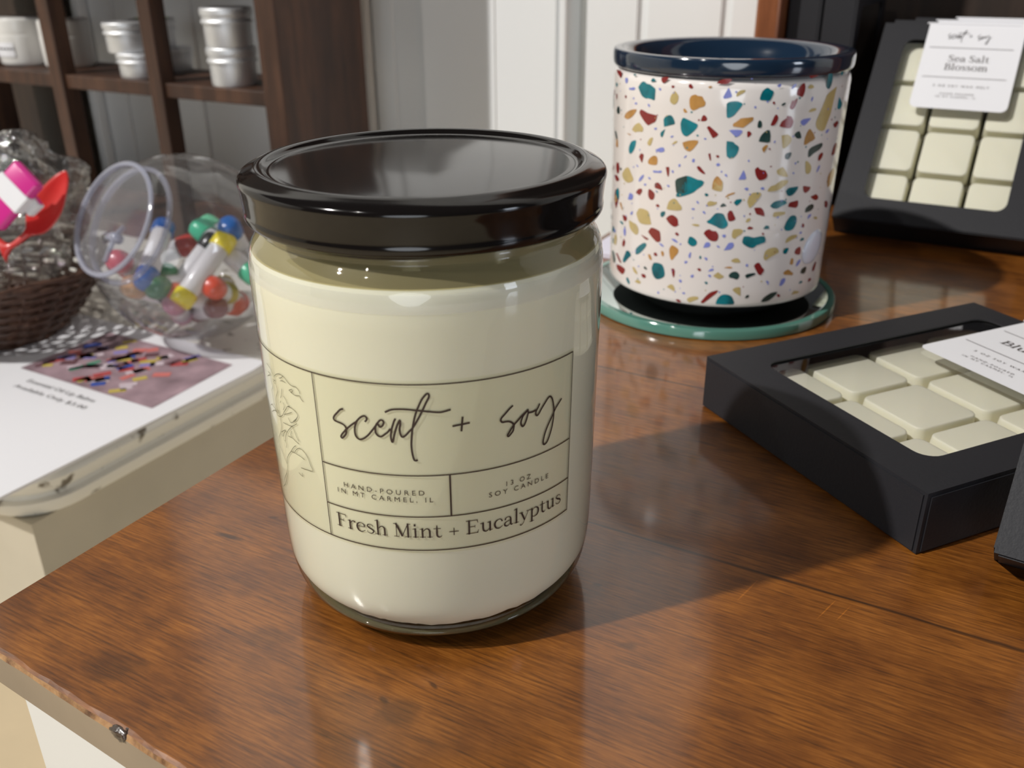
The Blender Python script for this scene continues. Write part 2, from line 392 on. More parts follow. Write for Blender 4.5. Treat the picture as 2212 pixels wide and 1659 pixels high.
def thing(name, label, cat, loc=(0,0,0), rot=(0,0,0), group=None):
    o = bpy.data.objects.new(name, None); COL.objects.link(o); o.empty_display_size = .02
    o.location = loc; o.rotation_euler = rot
    return tag(o, label, cat, group)

def add_box(bm, x0, x1, y0, y1, z0, z1, mi=0, M=None):
    vs = [bm.verts.new(Vector(p) if M is None else M @ Vector(p)) for p in
          ((x0,y0,z0),(x1,y0,z0),(x1,y1,z0),(x0,y1,z0),(x0,y0,z1),(x1,y0,z1),(x1,y1,z1),(x0,y1,z1))]
    fs = []
    for q in ((0,3,2,1),(4,5,6,7),(0,1,5,4),(1,2,6,5),(2,3,7,6),(3,0,4,7)):
        f = bm.faces.new([vs[i] for i in q]); f.material_index = mi; fs.append(f)
    return vs, fs

def box_bm(x0, x1, y0, y1, z0, z1, bevel=0, seg=2):
    bm = bmesh.new(); add_box(bm, x0, x1, y0, y1, z0, z1)
    if bevel: bmesh.ops.bevel(bm, geom=bm.edges[:], offset=bevel, segments=seg, affect='EDGES', profile=.5)
    return bm

def lathe(bm, prof, n=96, mi=0, M=None, close=False, cap0=False, cap1=False):
    rings = []
    for (z, r) in prof:
        ring = []
        for i in range(n):
            a = 2*pi*i/n; p = Vector((r*cos(a), r*sin(a), z)); ring.append(bm.verts.new(M @ p if M else p))
        rings.append(ring)
    for k in range(len(rings)-1):
        for i in range(n):
            f = bm.faces.new((rings[k][i], rings[k][(i+1)%n], rings[k+1][(i+1)%n], rings[k+1][i])); f.material_index = mi
    if cap0: bm.faces.new(rings[0][::-1]).material_index = mi
    if cap1: bm.faces.new(rings[-1]).material_index = mi
    return rings

def smooth_prof(pts, n=5):
    out = []
    for i in range(len(pts)-1):
        p0 = pts[max(i-1,0)]; p1 = pts[i]; p2 = pts[i+1]; p3 = pts[min(i+2,len(pts)-1)]
        for j in range(n):
            t = j/n
            out.append(tuple(.5*((2*p1[k])+(-p0[k]+p2[k])*t+(2*p0[k]-5*p1[k]+4*p2[k]-p3[k])*t*t+(-p0[k]+3*p1[k]-3*p2[k]+p3[k])*t**3) for k in range(len(p1))))
    out.append(tuple(pts[-1])); return out

def tube(bm, pts, r, n=8, mi=0, closed=False, cap=True):
    pts = [Vector(p) for p in pts]; rings = []; N = len(pts)
    for i, p in enumerate(pts):
        a = pts[(i-1)%N] if (closed or i > 0) else p; b = pts[(i+1)%N] if (closed or i < N-1) else p
        d = (b-a).normalized(); up = Vector((0,0,1)) if abs(d.z) < .9 else Vector((1,0,0))
        x = d.cross(up).normalized(); y = x.cross(d).normalized()
        rr = r[i] if isinstance(r, (list, tuple)) else r
        rings.append([bm.verts.new(p+(x*cos(2*pi*k/n)+y*sin(2*pi*k/n))*rr) for k in range(n)])
    for i in range(N if closed else N-1):
        A = rings[i]; B = rings[(i+1)%N]
        for k in range(n):
            f = bm.faces.new((A[k], B[k], B[(k+1)%n], A[(k+1)%n])); f.material_index = mi
    if cap and not closed:
        bm.faces.new(rings[0]).material_index = mi; bm.faces.new(rings[-1][::-1]).material_index = mi

def ribbon(bm, pts, w, fmap, mi=0, smooth=3):
    """flat pen stroke through 2D points, mapped on to a surface by fmap"""
    if len(pts) > 2 and smooth: 
        if isinstance(w, (list, tuple)):
            q = smooth_prof([(p[0], p[1], ww) for p, ww in zip(pts, w)], smooth); pts = [(a[0], a[1]) for a in q]; w = [max(a[2], 1e-6) for a in q]
        else: pts = smooth_prof(pts, smooth)
    L = []; n = len(pts)
    for i in range(n):
        a = pts[max(i-1,0)]; b = pts[min(i+1,n-1)]; dx, dy = b[0]-a[0], b[1]-a[1]; l = math.hypot(dx, dy) or 1
        ww = (w[i] if isinstance(w, (list, tuple)) else w)/2
        e = (0 if 0 < i < n-1 else (-ww if i == 0 else ww))*.6
        L.append((bm.verts.new(fmap(pts[i][0]+dx/l*e-dy/l*ww, pts[i][1]+dy/l*e+dx/l*ww)), bm.verts.new(fmap(pts[i][0]+dx/l*e+dy/l*ww, pts[i][1]+dy/l*e-dx/l*ww))))
    for i in range(n-1):
        f = bm.faces.new((L[i][0], L[i][1], L[i+1][1], L[i+1][0])); f.material_index = mi

def poly(bm, pts, fmap, mi=0):
    try:
        f = bm.faces.new([bm.verts.new(fmap(*p)) for p in pts]); f.material_index = mi
        r = bmesh.ops.triangulate(bm, faces=[f], ngon_method='EAR_CLIP')
        return r['faces']
    except ValueError: pass

def sans(bm, text, x0, x1, y0, h, fmap, mi=0, track=1.5):
    """spaced sans-serif capitals: from x0 to x1 on base line y0 with cap height h"""
    cu = bpy.data.curves.new('text', 'FONT'); cu.body = text; cu.space_character = track; cu.size = 1; cu.resolution_u = 3
    o = bpy.data.objects.new('text', cu); COL.objects.link(o)
    dg = bpy.context.evaluated_depsgraph_get(); me = bpy.data.meshes.new_from_object(o.evaluated_get(dg))
    xs = [v.co.x for v in me.vertices]; a, b = min(xs), max(xs)
    capo = .729
    vs = [bm.verts.new(fmap(x0+(v.co.x-a)/(b-a)*(x1-x0), y0+v.co.y/capo*h)) for v in me.vertices]
    for p in me.polygons:
        try: bm.faces.new([vs[i] for i in p.vertices]).material_index = mi
        except ValueError: pass
    bpy.data.objects.remove(o); bpy.data.curves.remove(cu); bpy.data.meshes.remove(me)

# serif alphabet drawn as pen strokes: (points, widths); units of cap height
TK, TN = .125, .05
def G_(stem_list, ser=(), ex=(), adv=.7): return (stem_list, ser, ex, adv)
def st(x, a, b, w=TK): return ([(x,a),(x,b)], [w,w])
def sf(x, y, l=.17): return ([(x-l,y),(x+l,y)], [TN*.9,TN*.9])
GL = {
 'F': ([st(.22,0,1), sf(.22,.02), ([(.05,.98),(.72,.98)],[TN,TN]), ([(.70,.99),(.75,.78)],[.07,.03]), ([(.22,.52),(.55,.52)],[TN,TN]), ([(.55,.62),(.55,.42)],[.03,.03])], .8),
 'E': ([st(.22,0,1), ([(.05,.98),(.74,.98)],[TN,TN]), ([(.71,.99),(.76,.78)],[.07,.03]), ([(.22,.52),(.58,.52)],[TN,TN]), ([(.58,.62),(.58,.42)],[.03,.03]), ([(.05,.02),(.76,.02)],[TN,TN]), ([(.73,.01),(.80,.24)],[.07,.03])], .9),
 'M': ([st(.18,0,1,.055), ([(.17,.99),(.52,.08)],[TK*1.1,TK*1.1]), ([(.52,.05),(.87,.98)],[.055,.055]), st(.88,0,1), sf(.18,.02,.15), sf(.88,.02,.17), ([(.02,.98),(.2,.98)],[TN,TN]), ([(.86,.98),(1.04,.98)],[TN,TN])], 1.12),
 'S': ([([(.6,.78),(.58,.92),(.38,1.0),(.16,.92),(.12,.74),(.28,.58),(.5,.45),(.62,.26),(.5,.06),(.3,-.01),(.12,.08),(.1,.26)],[.04,.05,.06,.09,.12,.14,.14,.12,.09,.06,.05,.04]), ([(.61,.98),(.61,.72)],[.035,.035]), ([(.1,0),(.1,.28)],[.035,.035])], .76),
 'B': ([st(.22,0,1), ([(.05,.98),(.4,.98),(.62,.92),(.66,.75),(.55,.57),(.25,.53)],[.05,.05,.1,.13,.08,.05]), ([(.25,.53),(.55,.52),(.74,.42),(.76,.24),(.62,.05),(.35,.02),(.05,.02)],[.05,.06,.11,.14,.1,.05,.05])], .86),
 'r': ([st(.2,0,.66), sf(.2,.02,.16), ([(.05,.62),(.2,.65)],[.04,.06]), ([(.22,.42),(.32,.58),(.44,.66),(.55,.62)],[.04,.06,.08,.13])], .6),
 'e': ([([(.1,.37),(.6,.40)],[.045,.045]), ([(.6,.40),(.55,.58),(.38,.67),(.17,.58),(.09,.34),(.17,.08),(.38,-.01),(.62,.12)],[.09,.08,.05,.10,.13,.11,.07,.04])], .68),
 's': ([([(.46,.50),(.44,.62),(.3,.67),(.14,.62),(.12,.5),(.25,.39),(.42,.30),(.5,.17),(.42,.03),(.28,-.01),(.12,.05),(.09,.18)],[.03,.05,.05,.08,.10,.12,.12,.10,.08,.05,.05,.03])], .58),
 'h': ([st(.2,0,1.08), ([(.04,1.03),(.2,1.07)],[.04,.06]), sf(.2,.02,.16), ([(.22,.42),(.34,.58),(.48,.66),(.6,.58),(.63,.4),(.63,0)],[.04,.06,.08,.11,TK,TK]), sf(.63,.02,.15)], .84),
 'n': ([st(.2,0,.66), ([(.04,.61),(.2,.65)],[.04,.06]), sf(.2,.02,.16), ([(.22,.42),(.34,.58),(.48,.66),(.6,.58),(.63,.4),(.63,0)],[.04,.06,.08,.11,TK,TK]), sf(.63,.02,.15)], .84),
 'm': ([st(.2,0,.66), ([(.04,.61),(.2,.65)],[.04,.06]), sf(.2,.02,.15), ([(.22,.42),(.34,.6),(.46,.66),(.56,.58),(.58,.4),(.58,0)],[.04,.06,.08,.11,TK,TK]), sf(.58,.02,.13), ([(.6,.42),(.72,.6),(.84,.66),(.94,.58),(.97,.4),(.97,0)],[.04,.06,.08,.11,TK,TK]), sf(.97,.02,.15)], 1.16),
 'i': ([st(.2,0,.66), ([(.04,.61),(.2,.65)],[.04,.06]), sf(.2,.02,.16), ([(.18,.87),(.18,.97)],[.13,.13])], .42),
 'l': ([st(.2,0,1.08), ([(.04,1.03),(.2,1.07)],[.04,.06]), sf(.2,.02,.16)], .42),
 't': ([([(.22,.88),(.22,.5),(.22,.18),(.28,.03),(.4,.0),(.5,.08)],[.06,TK,TK,.11,.07,.03]), ([(.03,.64),(.44,.64)],[TN,TN])], .54),
 'u': ([([(.18,.66),(.18,.3),(.22,.08),(.36,-.01),(.5,.06),(.6,.2)],[TK,TK,.12,.08,.06,.04]), st(.62,0,.66), ([(.02,.63),(.2,.64)],[.045,.06]), ([(.46,.63),(.62,.64)],[.045,.06]), ([(.62,.03),(.78,.04)],[.05,.04])], .84),
 'c': ([([(.56,.50),(.5,.63),(.36,.67),(.16,.57),(.08,.33),(.17,.07),(.38,-.01),(.58,.12)],[.1,.07,.05,.10,.13,.11,.07,.04])], .64),
 'a': ([([(.13,.5),(.18,.62),(.33,.67),(.47,.6),(.5,.42),(.5,.14),(.55,.02),(.66,.04)],[.11,.07,.05,.09,TK,TK,.1,.04]), ([(.5,.39),(.28,.34),(.12,.25),(.1,.1),(.22,-.01),(.38,.04),(.5,.16)],[.04,.05,.09,.12,.09,.05,.04])], .7),
 'y': ([([(.14,.64),(.36,.06)],[TK,TK]), ([(.64,.64),(.36,.0),(.27,-.2),(.16,-.3),(.06,-.27)],[.05,.05,.05,.06,.10]), sf(.12,.64,.13), sf(.64,.64,.12)], .72),
 'p': ([st(.2,-.32,.66), ([(.04,.61),(.2,.65)],[.04,.06]), sf(.2,-.31,.16), ([(.22,.48),(.34,.62),(.5,.66),(.66,.55),(.7,.33),(.62,.08),(.44,-.01),(.3,.02),(.22,.12)],[.04,.05,.07,.11,.13,.11,.06,.05,.04])], .8),
 'o': ([([(.38,.66),(.18,.57),(.09,.33),(.18,.08),(.38,-.01),(.58,.08),(.67,.33),(.58,.57),(.38,.66)],[.05,.1,.13,.1,.05,.1,.13,.1,.05])], .76),
 '+': ([([(.08,.34),(.62,.34)],[.06,.06]), ([(.35,.08),(.35,.6)],[.06,.06])], .7),
 ' ': ([], .34),
}
def serif(bm, text, x0, x1, y0, h, fmap, mi=0):
    W = sum(GL[c][1] for c in text)-.1; k = (x1-x0)/W; x = x0
    for c in text:
        for pts, w in GL[c][0]:
            ribbon(bm, [(x+p[0]*k, y0+p[1]*h) for p in pts], [a*(k+h)/2*.95 for a in w], fmap, mi, 3)
        x += GL[c][1]*k

def strokes(s):
    return [[tuple(float(v) for v in p.split(',')) for p in ln.split()] for ln in s.strip().split('\n')]

# ------------------------------------------------------------------ materials
M_ink = mat('label_ink', (58,42,34), .6)
M_white_paint = mat('white_paint', (225,225,222), .45, vary=.03, bscale=9, bump=.05)
M_door = mat('door_paint', (238,240,241), .4, bump=.04, bscale=60)
M_floor = mat('beige_floor', (214,196,164), .6, vary=.08, bscale=6)
M_taupe = mat('taupe_painted_side', (148,132,112), .55, vary=.12, bscale=25, bump=.2)
M_black_lid = mat('black_lacquered_tin', (20,17,16), .10, spec=.45, coat=0)
M_wax = mat('cream_soy_wax', (236,234,212), .5, spec=.3, sss=.2)
M_wax2 = mat('wax_melt_cream', (246,243,222), .38, spec=.4, sss=.2)
M_carton = mat('black_card', (38,38,42), .55, spec=.35, bump=.1, bscale=900)
M_carton_in = mat('black_card_inside', (25,25,26), .8)
M_paper = mat('white_paper', (236,236,240), .5)
M_grey_ink = mat('grey_ink', (95,92,92), .6)  # plain grey printing ink
M_navy = mat('navy_glazed_ceramic', (24,42,62), .1, spec=.6, coat=.5, coat_rough=.03)
M_glaze = mat('white_glazed_ceramic', (236,230,226), .12, spec=.5, coat=.4, coat_rough=.03)
M_dark_foot = mat('dark_rubber_foot', (22,22,24), .7)
M_alu = mat('brushed_aluminium', (232,233,235), .5, metal=.85, bump=.05, bscale=300)
M_jarwhite = mat('white_plastic', (228,226,222), .35, coat=.2)
M_glass = thin_glass('clear_jar_glass', (253,253,252), 1.3, .02)
M_glass_base = thin_glass('greenish_glass_base', (205,214,190), 1.4, .03, haze=.30, hazecol=(150,150,118))
M_film = thin_glass('clear_window_film', (250,250,250), 1.9, .02, bump=.03, bscale=14)
M_bowl = thin_glass('clear_plastic', (244,244,246), 1.5, .04, ior=1.5, haze=.035)
M_bowl_rim = thin_glass('milky_clear_plastic', (225,226,236), 1.4, .08, ior=1.5, haze=.40, hazecol=(196,199,214))
M_cello = thin_glass('crinkled_cellophane', (214,211,208), 3.2, .06, ior=1.5, bump=1.0, bscale=150, haze=.03)
M_labelfilm = thin_glass('label_film', (253,253,248), .6, .12, haze=.025, hazecol=(232,222,186))
M_wicker = mat('dark_brown_wicker', (78,54,42), .45, spec=.5, vary=.35, bscale=120, bump=.3)

def wood(name, c_dark, c_mid, c_light, rough=.3, scale=(3,60,60), coat=.0, bump=.15, planks=None, blotch=.5, coat_rough=.12, spec=.5, fine=None, bl=14):
    m, t, b = new_mat(name); N = t.nodes.new; L = t.links.new
    tc = N('ShaderNodeTexCoord'); mp = N('ShaderNodeMapping'); mp.inputs['Scale'].default_value = scale
    L(tc.outputs['Object'], mp.inputs['Vector'])
    n1 = N('ShaderNodeTexNoise'); n1.inputs['Scale'].default_value = 1; n1.inputs['Detail'].default_value = 8; n1.inputs['Roughness'].default_value = .7; n1.inputs['Distortion'].default_value = .25
    L(mp.outputs[0], n1.inputs['Vector'])
    n2 = N('ShaderNodeTexNoise'); n2.inputs['Scale'].default_value = bl; n2.inputs['Detail'].default_value = 5; L(tc.outputs['Object'], n2.inputs['Vector'])
    n2.inputs['Roughness'].default_value = .55
    if fine:
        m3 = N('ShaderNodeMapping'); m3.inputs['Scale'].default_value = fine; L(tc.outputs['Object'], m3.inputs['Vector'])
        n3 = N('ShaderNodeTexNoise'); n3.inputs['Scale'].default_value = 1; n3.inputs['Detail'].default_value = 4; n3.inputs['Roughness'].default_value = .6; L(m3.outputs[0], n3.inputs['Vector'])
        av = N('ShaderNodeMix'); av.inputs['Factor'].default_value = .68; L(n1.outputs['Fac'], av.inputs['A']); L(n3.outputs['Fac'], av.inputs['B']); grain = av.outputs['Result']
    else: grain = n1.outputs['Fac']
    cr = N('ShaderNodeValToRGB'); e = cr.color_ramp.elements; e[0].position = .33; e[0].color = lin(c_dark); e[1].position = .70; e[1].color = lin(c_light)
    x = e.new(.5); x.color = lin(c_mid)
    L(grain, cr.inputs['Fac'])
    br = N('ShaderNodeValToRGB'); br.color_ramp.elements[0].position = .36; br.color_ramp.elements[1].position = .62
    br.color_ramp.elements[0].color = (.55,.5,.5,1); br.color_ramp.elements[1].color = (1,1,1,1)
    L(n2.outputs['Fac'], br.inputs['Fac'])
    mx = N('ShaderNodeMix'); mx.data_type = 'RGBA'; mx.blend_type = 'MULTIPLY'; mx.inputs['Factor'].default_value = blotch
    L(cr.outputs['Color'], mx.inputs['A']); L(br.outputs['Color'], mx.inputs['B'])
    out = mx.outputs['Result']
    bp = N('ShaderNodeBump'); bp.inputs['Strength'].default_value = bump; bp.inputs['Distance'].default_value = .0006
    hsum = grain
    if planks:
        sp = N('ShaderNodeSeparateXYZ'); L(tc.outputs['Object'], sp.inputs[0])
        for v0 in planks:
            nn = N('ShaderNodeTexNoise'); nn.noise_dimensions = '1D'; nn.inputs['Scale'].default_value = 30; L(sp.outputs['X'], nn.inputs['W'])
            wob = N('ShaderNodeMath'); wob.operation = 'MULTIPLY_ADD'; wob.inputs[1].default_value = .0012; wob.inputs[2].default_value = -v0-.0006; L(nn.outputs['Fac'], wob.inputs[0])
            s = N('ShaderNodeMath'); s.operation = 'ADD'; L(sp.outputs['Y'], s.inputs[0]); L(wob.outputs[0], s.inputs[1])
            a = N('ShaderNodeMath'); a.operation = 'ABSOLUTE'; L(s.outputs[0], a.inputs[0])
            g = N('ShaderNodeMapRange'); g.inputs['From Min'].default_value = .0002; g.inputs['From Max'].default_value = .0009; g.inputs['To Min'].default_value = .25; g.inputs['To Max'].default_value = 1; L(a.outputs[0], g.inputs['Value'])
            m2 = N('ShaderNodeMix'); m2.data_type = 'RGBA'; m2.blend_type = 'MULTIPLY'; m2.inputs['Factor'].default_value = 1
            L(out, m2.inputs['A']); L(g.outputs[0], m2.inputs['B']); out = m2.outputs['Result']
            h = N('ShaderNodeMath'); h.operation = 'ADD'; L(hsum, h.inputs[0]); L(g.outputs[0], h.inputs[1]); hsum = h.outputs[0]
    L(out, b.inputs['Base Color']); L(hsum, bp.inputs['Height']); L(bp.outputs['Normal'], b.inputs['Normal'])
    rr = N('ShaderNodeMapRange'); rr.inputs['To Min'].default_value = rough*.8; rr.inputs['To Max'].default_value = rough*1.3; L(n2.outputs['Fac'], rr.inputs['Value']); L(rr.outputs[0], b.inputs['Roughness'])
    b.inputs['Coat Weight'].default_value = coat; b.inputs['Coat Roughness'].default_value = coat_rough
    b.inputs['Specular IOR Level'].default_value = spec
    return m, t, b

M_table, tt, tb = wood('varnished_brown_wood', (86,48,13), (138,81,22), (172,108,42), .42, (14,240,60), coat=.85, bump=.10, fine=(90,1400,200), bl=48, planks=(.224,.334,.444,.556), blotch=.9, coat_rough=.11)
# dents, knots and scratches of the old table top: elongated dark marks at their own spots
def mark(t, b, x, y, ang, lx, ly, strength, depth):
    N = t.nodes.new; L = t.links.new
    tc = N('ShaderNodeTexCoord'); mp = N('ShaderNodeMapping'); mp.vector_type = 'TEXTURE'
    mp.inputs['Location'].default_value = (x,y,0); mp.inputs['Rotation'].default_value = (0,0,ang); mp.inputs['Scale'].default_value = (lx,ly,1)
    L(tc.outputs['Object'], mp.inputs['Vector'])
    n = N('ShaderNodeTexNoise'); n.inputs['Scale'].default_value = 220; L(tc.outputs['Object'], n.inputs['Vector'])
    ad = N('ShaderNodeVectorMath'); ad.operation = 'MULTIPLY_ADD'; ad.inputs[1].default_value = (.9,.9,0); L(n.outputs['Color'], ad.inputs[0]); L(mp.outputs[0], ad.inputs[2])
    sb = N('ShaderNodeVectorMath'); sb.operation = 'SUBTRACT'; sb.inputs[1].default_value = (.45,.45,0); L(ad.outputs[0], sb.inputs[0])
    ms = N('ShaderNodeVectorMath'); ms.operation = 'MULTIPLY'; ms.inputs[1].default_value = (1,1,0); L(sb.outputs[0], ms.inputs[0])
    ln = N('ShaderNodeVectorMath'); ln.operation = 'LENGTH'; L(ms.outputs[0], ln.inputs[0])
    mr = N('ShaderNodeMapRange'); mr.inputs['From Min'].default_value = .5; mr.inputs['From Max'].default_value = 1.1; mr.inputs['To Min'].default_value = 1-strength; mr.inputs['To Max'].default_value = 1; L(ln.outputs['Value'], mr.inputs['Value'])
    src = b.inputs['Base Color'].links[0].from_socket
    mx = N('ShaderNodeMix'); mx.data_type = 'RGBA'; mx.blend_type = 'MULTIPLY'; mx.inputs['Factor'].default_value = 1
    L(src, mx.inputs['A']); L(mr.outputs[0], mx.inputs['B']); L(mx.outputs['Result'], b.inputs['Base Color'])
    bp = b.inputs['Normal'].links[0].from_node; hs = bp.inputs['Height'].links[0].from_socket
    h = N('ShaderNodeMath'); h.operation = 'MULTIPLY_ADD'; h.inputs[1].default_value = depth; L(mr.outputs[0], h.inputs[0]); L(hs, h.inputs[2]); L(h.outputs[0], bp.inputs['Height'])
for a in MARKS: mark(tt, tb, *a)

M_shelfwood, _, _ = wood('brown_shelf_wood', (44,27,18), (70,45,31), (98,66,46), .5, (40,40,4), bump=.1, blotch=.7)
M_darkwood, _, _ = wood('dark_brown_wood', (38,27,20), (52,38,28), (64,47,36), .6, (40,40,4), bump=.1, blotch=.5)
M_postwood, _, _ = wood('glossy_red_brown_wood', (110,62,36), (150,92,58), (176,116,80), .3, (40,40,4), bump=.1, coat=.5, blotch=.4)
M_rawedge, _, _ = wood('worn_raw_edge', (96,58,34), (186,140,92), (216,178,130), .45, (120,120,120), coat=.5, bump=.6, blotch=.8)
M_distress, dt, db = wood('distressed_white_paint', (236,234,226), (228,226,218), (238,237,232), .5, (12,12,12), bump=.2, blotch=0)
n = dt.nodes.new('ShaderNodeTexNoise'); n.inputs['Scale'].default_value = 70; n.inputs['Detail'].default_value = 6
tc = dt.nodes.new('ShaderNodeTexCoord'); dt.links.new(tc.outputs['Object'], n.inputs['Vector'])
r = dt.nodes.new('ShaderNodeValToRGB'); r.color_ramp.elements[0].position = .60; r.color_ramp.elements[1].position = .68; r.color_ramp.elements[0].color = lin((234,232,224)); r.color_ramp.elements[1].color = lin((120,112,100))
dt.links.new(n.outputs['Fac'], r.inputs['Fac']); dt.links.new(r.outputs['Color'], db.inputs['Base Color'])

M_rawedge2 = mat('dark_chipped_wood', (62,46,36), .3, coat=.6, vary=.4, bscale=500, bump=.6)
M_neckhaze = thin_glass('khaki_neck_haze', (236,230,205), .5, .2, haze=.34, hazecol=(200,188,142))
M_tray = thin_glass('clear_tray', (240,238,228), .6, .1, haze=.06, hazecol=(226,220,190))
M_botanic = mat('botanical_ink', (92,88,66), .7)
M_greenedge = mat('green_glass_edge', (92,142,128), .08, spec=.7, coat=.6)
M_mirror = mat('mirror_top', (196,206,202), .04, metal=1)
M_chipT = mat('teal_chip', (10,112,124), .15, vary=.45, bscale=160, coat=.3)
M_chipR = mat('maroon_chip', (136,42,42), .15, coat=.3)
M_chipG = mat('ochre_chip', (186,138,76), .15, vary=.2, bscale=160, coat=.3)
M_chipK = mat('sand_chip', (196,176,120), .15, vary=.1, bscale=160, coat=.3)
M_chipL = mat('lavender_chip', (132,142,214), .15, coat=.3)
M_chipD = mat('dark_green_chip', (40,66,64), .15, vary=.4, bscale=160, coat=.3)
M_lav = mat('lavender_white_card', (226,224,240), .5)
M_side_paint = mat('side_table_paint', (196,188,170), .5, vary=.06, bscale=14, bump=.1)
M_photo = mat('photo_ground', (160,136,144), .4, vary=.35, bscale=45)
M_c = {k: mat(k+'_plastic', v, .3, coat=.3) for k, v in dict(blue=(36,92,170), blue2=(18,100,180), green=(24,110,70), green2=(30,140,84), red=(210,56,48), orange=(226,88,50), red2=(228,70,44), yellow=(246,226,20),
    black=(22,22,24), pink=(220,120,140), teal=(80,205,160), teal2=(120,215,170), maroon=(120,34,34), mauve=(205,150,170), rose=(206,70,86), olive=(190,170,50), tan=(190,140,90), lilac=(150,140,210), salmon=(228,110,106), plum=(84,60,84),
    tube=(236,234,236), spoon=(206,48,44), magenta=(216,50,146), lime=(140,190,80)).items()}

M_frost = thin_glass('frosted_wax_edge', (250,250,250), .6, .25, haze=.22, hazecol=(246,246,244))
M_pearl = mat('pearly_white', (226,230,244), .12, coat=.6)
M_liddisc = thin_glass('hazy_plastic_disc', (240,240,244), 1.2, .08, haze=.13, hazecol=(190,190,200))
M_tray2 = thin_glass('clear_tray_lit', (240,238,228), .6, .1, haze=.55, hazecol=(232,224,192))  # haze turned up to paint in the light on the flat box's grooves
# ------------------------------------------------------------------ room
def struct(name, bm, m): return tag(obj(name, bm, m), kind='structure')
WV = .80
struct('floor', box_bm(-3.5, 3, -3.6, WV+.03, -.78, -.75), M_floor)
struct('wall_back', box_bm(-3.5, 3, WV+.03, WV+.06, -.75, 1.9), M_white_paint)
struct('wall_left', box_bm(-3.53, -3.5, -3.6, WV+.06, -.75, 1.9), M_white_paint)
# panelled white doors: stiles, recessed fields and thin mouldings
def door(name, u0, u1, panels, lines):
    bm = bmesh.new(); f = WV
    add_box(bm, u0, u1, f+.0035, f+.0295, -.74, 1.3)                 # recessed field plane
    edges = [u0]+[v for p in panels for v in p]+[u1]
    for i in range(0, len(edges), 2):
        add_box(bm, edges[i], edges[i+1], f, f+.0036, -.74, 1.3)    # stiles
    for z0, z1 in ((-.74,-.62),(1.18,1.3)):
        for p in panels: add_box(bm, p[0], p[1], f, f+.0035, z0, z1)
    bmesh.ops.bevel(bm, geom=bm.edges[:], offset=.0012, segments=2, affect='EDGES')
    for x in lines: add_box(bm, x-.002, x+.002, f-.0012, f+.003, -.6, 1.15)
    return struct(name, bm, M_door)
door('door_1', -.6073, -.400, [(-.582,-.548)], [-.4666])
door('door_2', -.371, .05, [(-.322,-.314),(-.248,-.241),(-.14,.0)], [])
door('door_3', -1.03, -.628, [(-.99,-.93),(-.86,-.70)], [])
struct('trim_1', box_bm(-.625, -.6095, WV-.006, WV+.0295, -.75, 1.3, .003), M_door)
struct('trim_2', box_bm(-.398, -.390, WV-.002, WV+.0295, -.75, 1.3, .002), M_door)
struct('trim_3', box_bm(-1.046, -1.033, WV-.012, WV+.0295, -.75, 1.3, .002), M_door)

# ------------------------------------------------------------------ brown table
T = thing('brown_table', 'worn varnished brown wooden table carrying the candle jar and the wax warmer', 'table', (0,0,-.75))
TZ = .75
def fe(u): return .0985+(u+.226)*(-.065 if u < 0 else -.03)          # its front edge runs slightly askew
bm = bmesh.new(); us = [-.226+i*.004 for i in range(0, 260)]; rows = []
for u in us:
    f = fe(u); e1 = (noise.noise((u*60,3,0))+.6*noise.noise((u*190,9,0)))*.0008; e2 = noise.noise((u*90,7,2))*.0005
    cu = max(0, 1-(u+.226)/.006)*.002
    rows.append([(u+cu, .796, 0), (u+cu, f+.0015+e1, 0), (u, f+.0006+e1*.6, -.0006+e2*.4), (u, f, -.0018+e2), (u, f+.0002, -.0125), (u, f+.0015, -.0138), (u, .796, -.0138)])
vr = [[bm.verts.new((p[0], p[1], p[2]+TZ)) for p in r_] for r_ in rows]
for i in range(len(vr)-1):
    for k, mi in zip(range(6), (0,0,1,2,2,2)):
        bm.faces.new((vr[i][k], vr[i][k+1], vr[i+1][k+1], vr[i+1][k])).material_index = mi
for side, q in ((vr[0], 1), (vr[-1], 0)):
    f = bm.faces.new(side if not q else side[::-1]); f.material_index = 2
bmesh.ops.recalc_face_normals(bm, faces=bm.faces)
top = obj('tabletop', bm, [M_table, M_rawedge, M_taupe], T)
# raise the chipped knot on the front edge
bm = bmesh.new(); bmesh.ops.create_icosphere(bm, subdivisions=3, radius=1)
for v in bm.verts:
    d = 1+.35*noise.noise(v.co*2.1); d *= 1+.3*noise.noise(v.co*6); v.co = Vector((v.co.x*.0040*d, v.co.y*.0016*d, v.co.z*.0017*d))
obj('chipped_knot', bm, M_rawedge2, T, loc=(-.158, fe(-.158)+.0012, TZ-.0018), smooth=True)['label'] = 'dark chipped knot on the front edge'
bm = box_bm(-.205, .78, .13, .70, TZ-.09, TZ-.0139, .002); obj('apron', bm, M_white_paint, T)
for (x, y) in ((-.216,.105),(.76,.105),(-.216,.66),(.76,.66)):
    bm = bmesh.new()
    prof = [(TZ-.0139,.0235),(TZ-.12,.0235),(TZ-.16,.020),(0.1,.016),(0,.015)]
    for i in range(len(prof)-1):
        (za, ra), (zb, rb) = prof[i], prof[i+1]
        A = [bm.verts.new((x+.0235+sx*ra, y+.0235+sy*ra, za)) for sx, sy in ((-1,-1),(1,-1),(1,1),(-1,1))]
        B = [bm.verts.new((x+.0235+sx*rb, y+.0235+sy*rb, zb)) for sx, sy in ((-1,-1),(1,-1),(1,1),(-1,1))]
        for k in range(4): bm.faces.new((A[k], B[k], B[(k+1)%4], A[(k+1)%4]))
        if i == 0: bm.faces.new(A)
        if i == len(prof)-2: bm.faces.new(B)
    bmesh.ops.remove_doubles(bm, verts=bm.verts, dist=1e-6); bmesh.ops.recalc_face_normals(bm, faces=bm.faces)
    obj('leg', bm, M_white_paint, T)

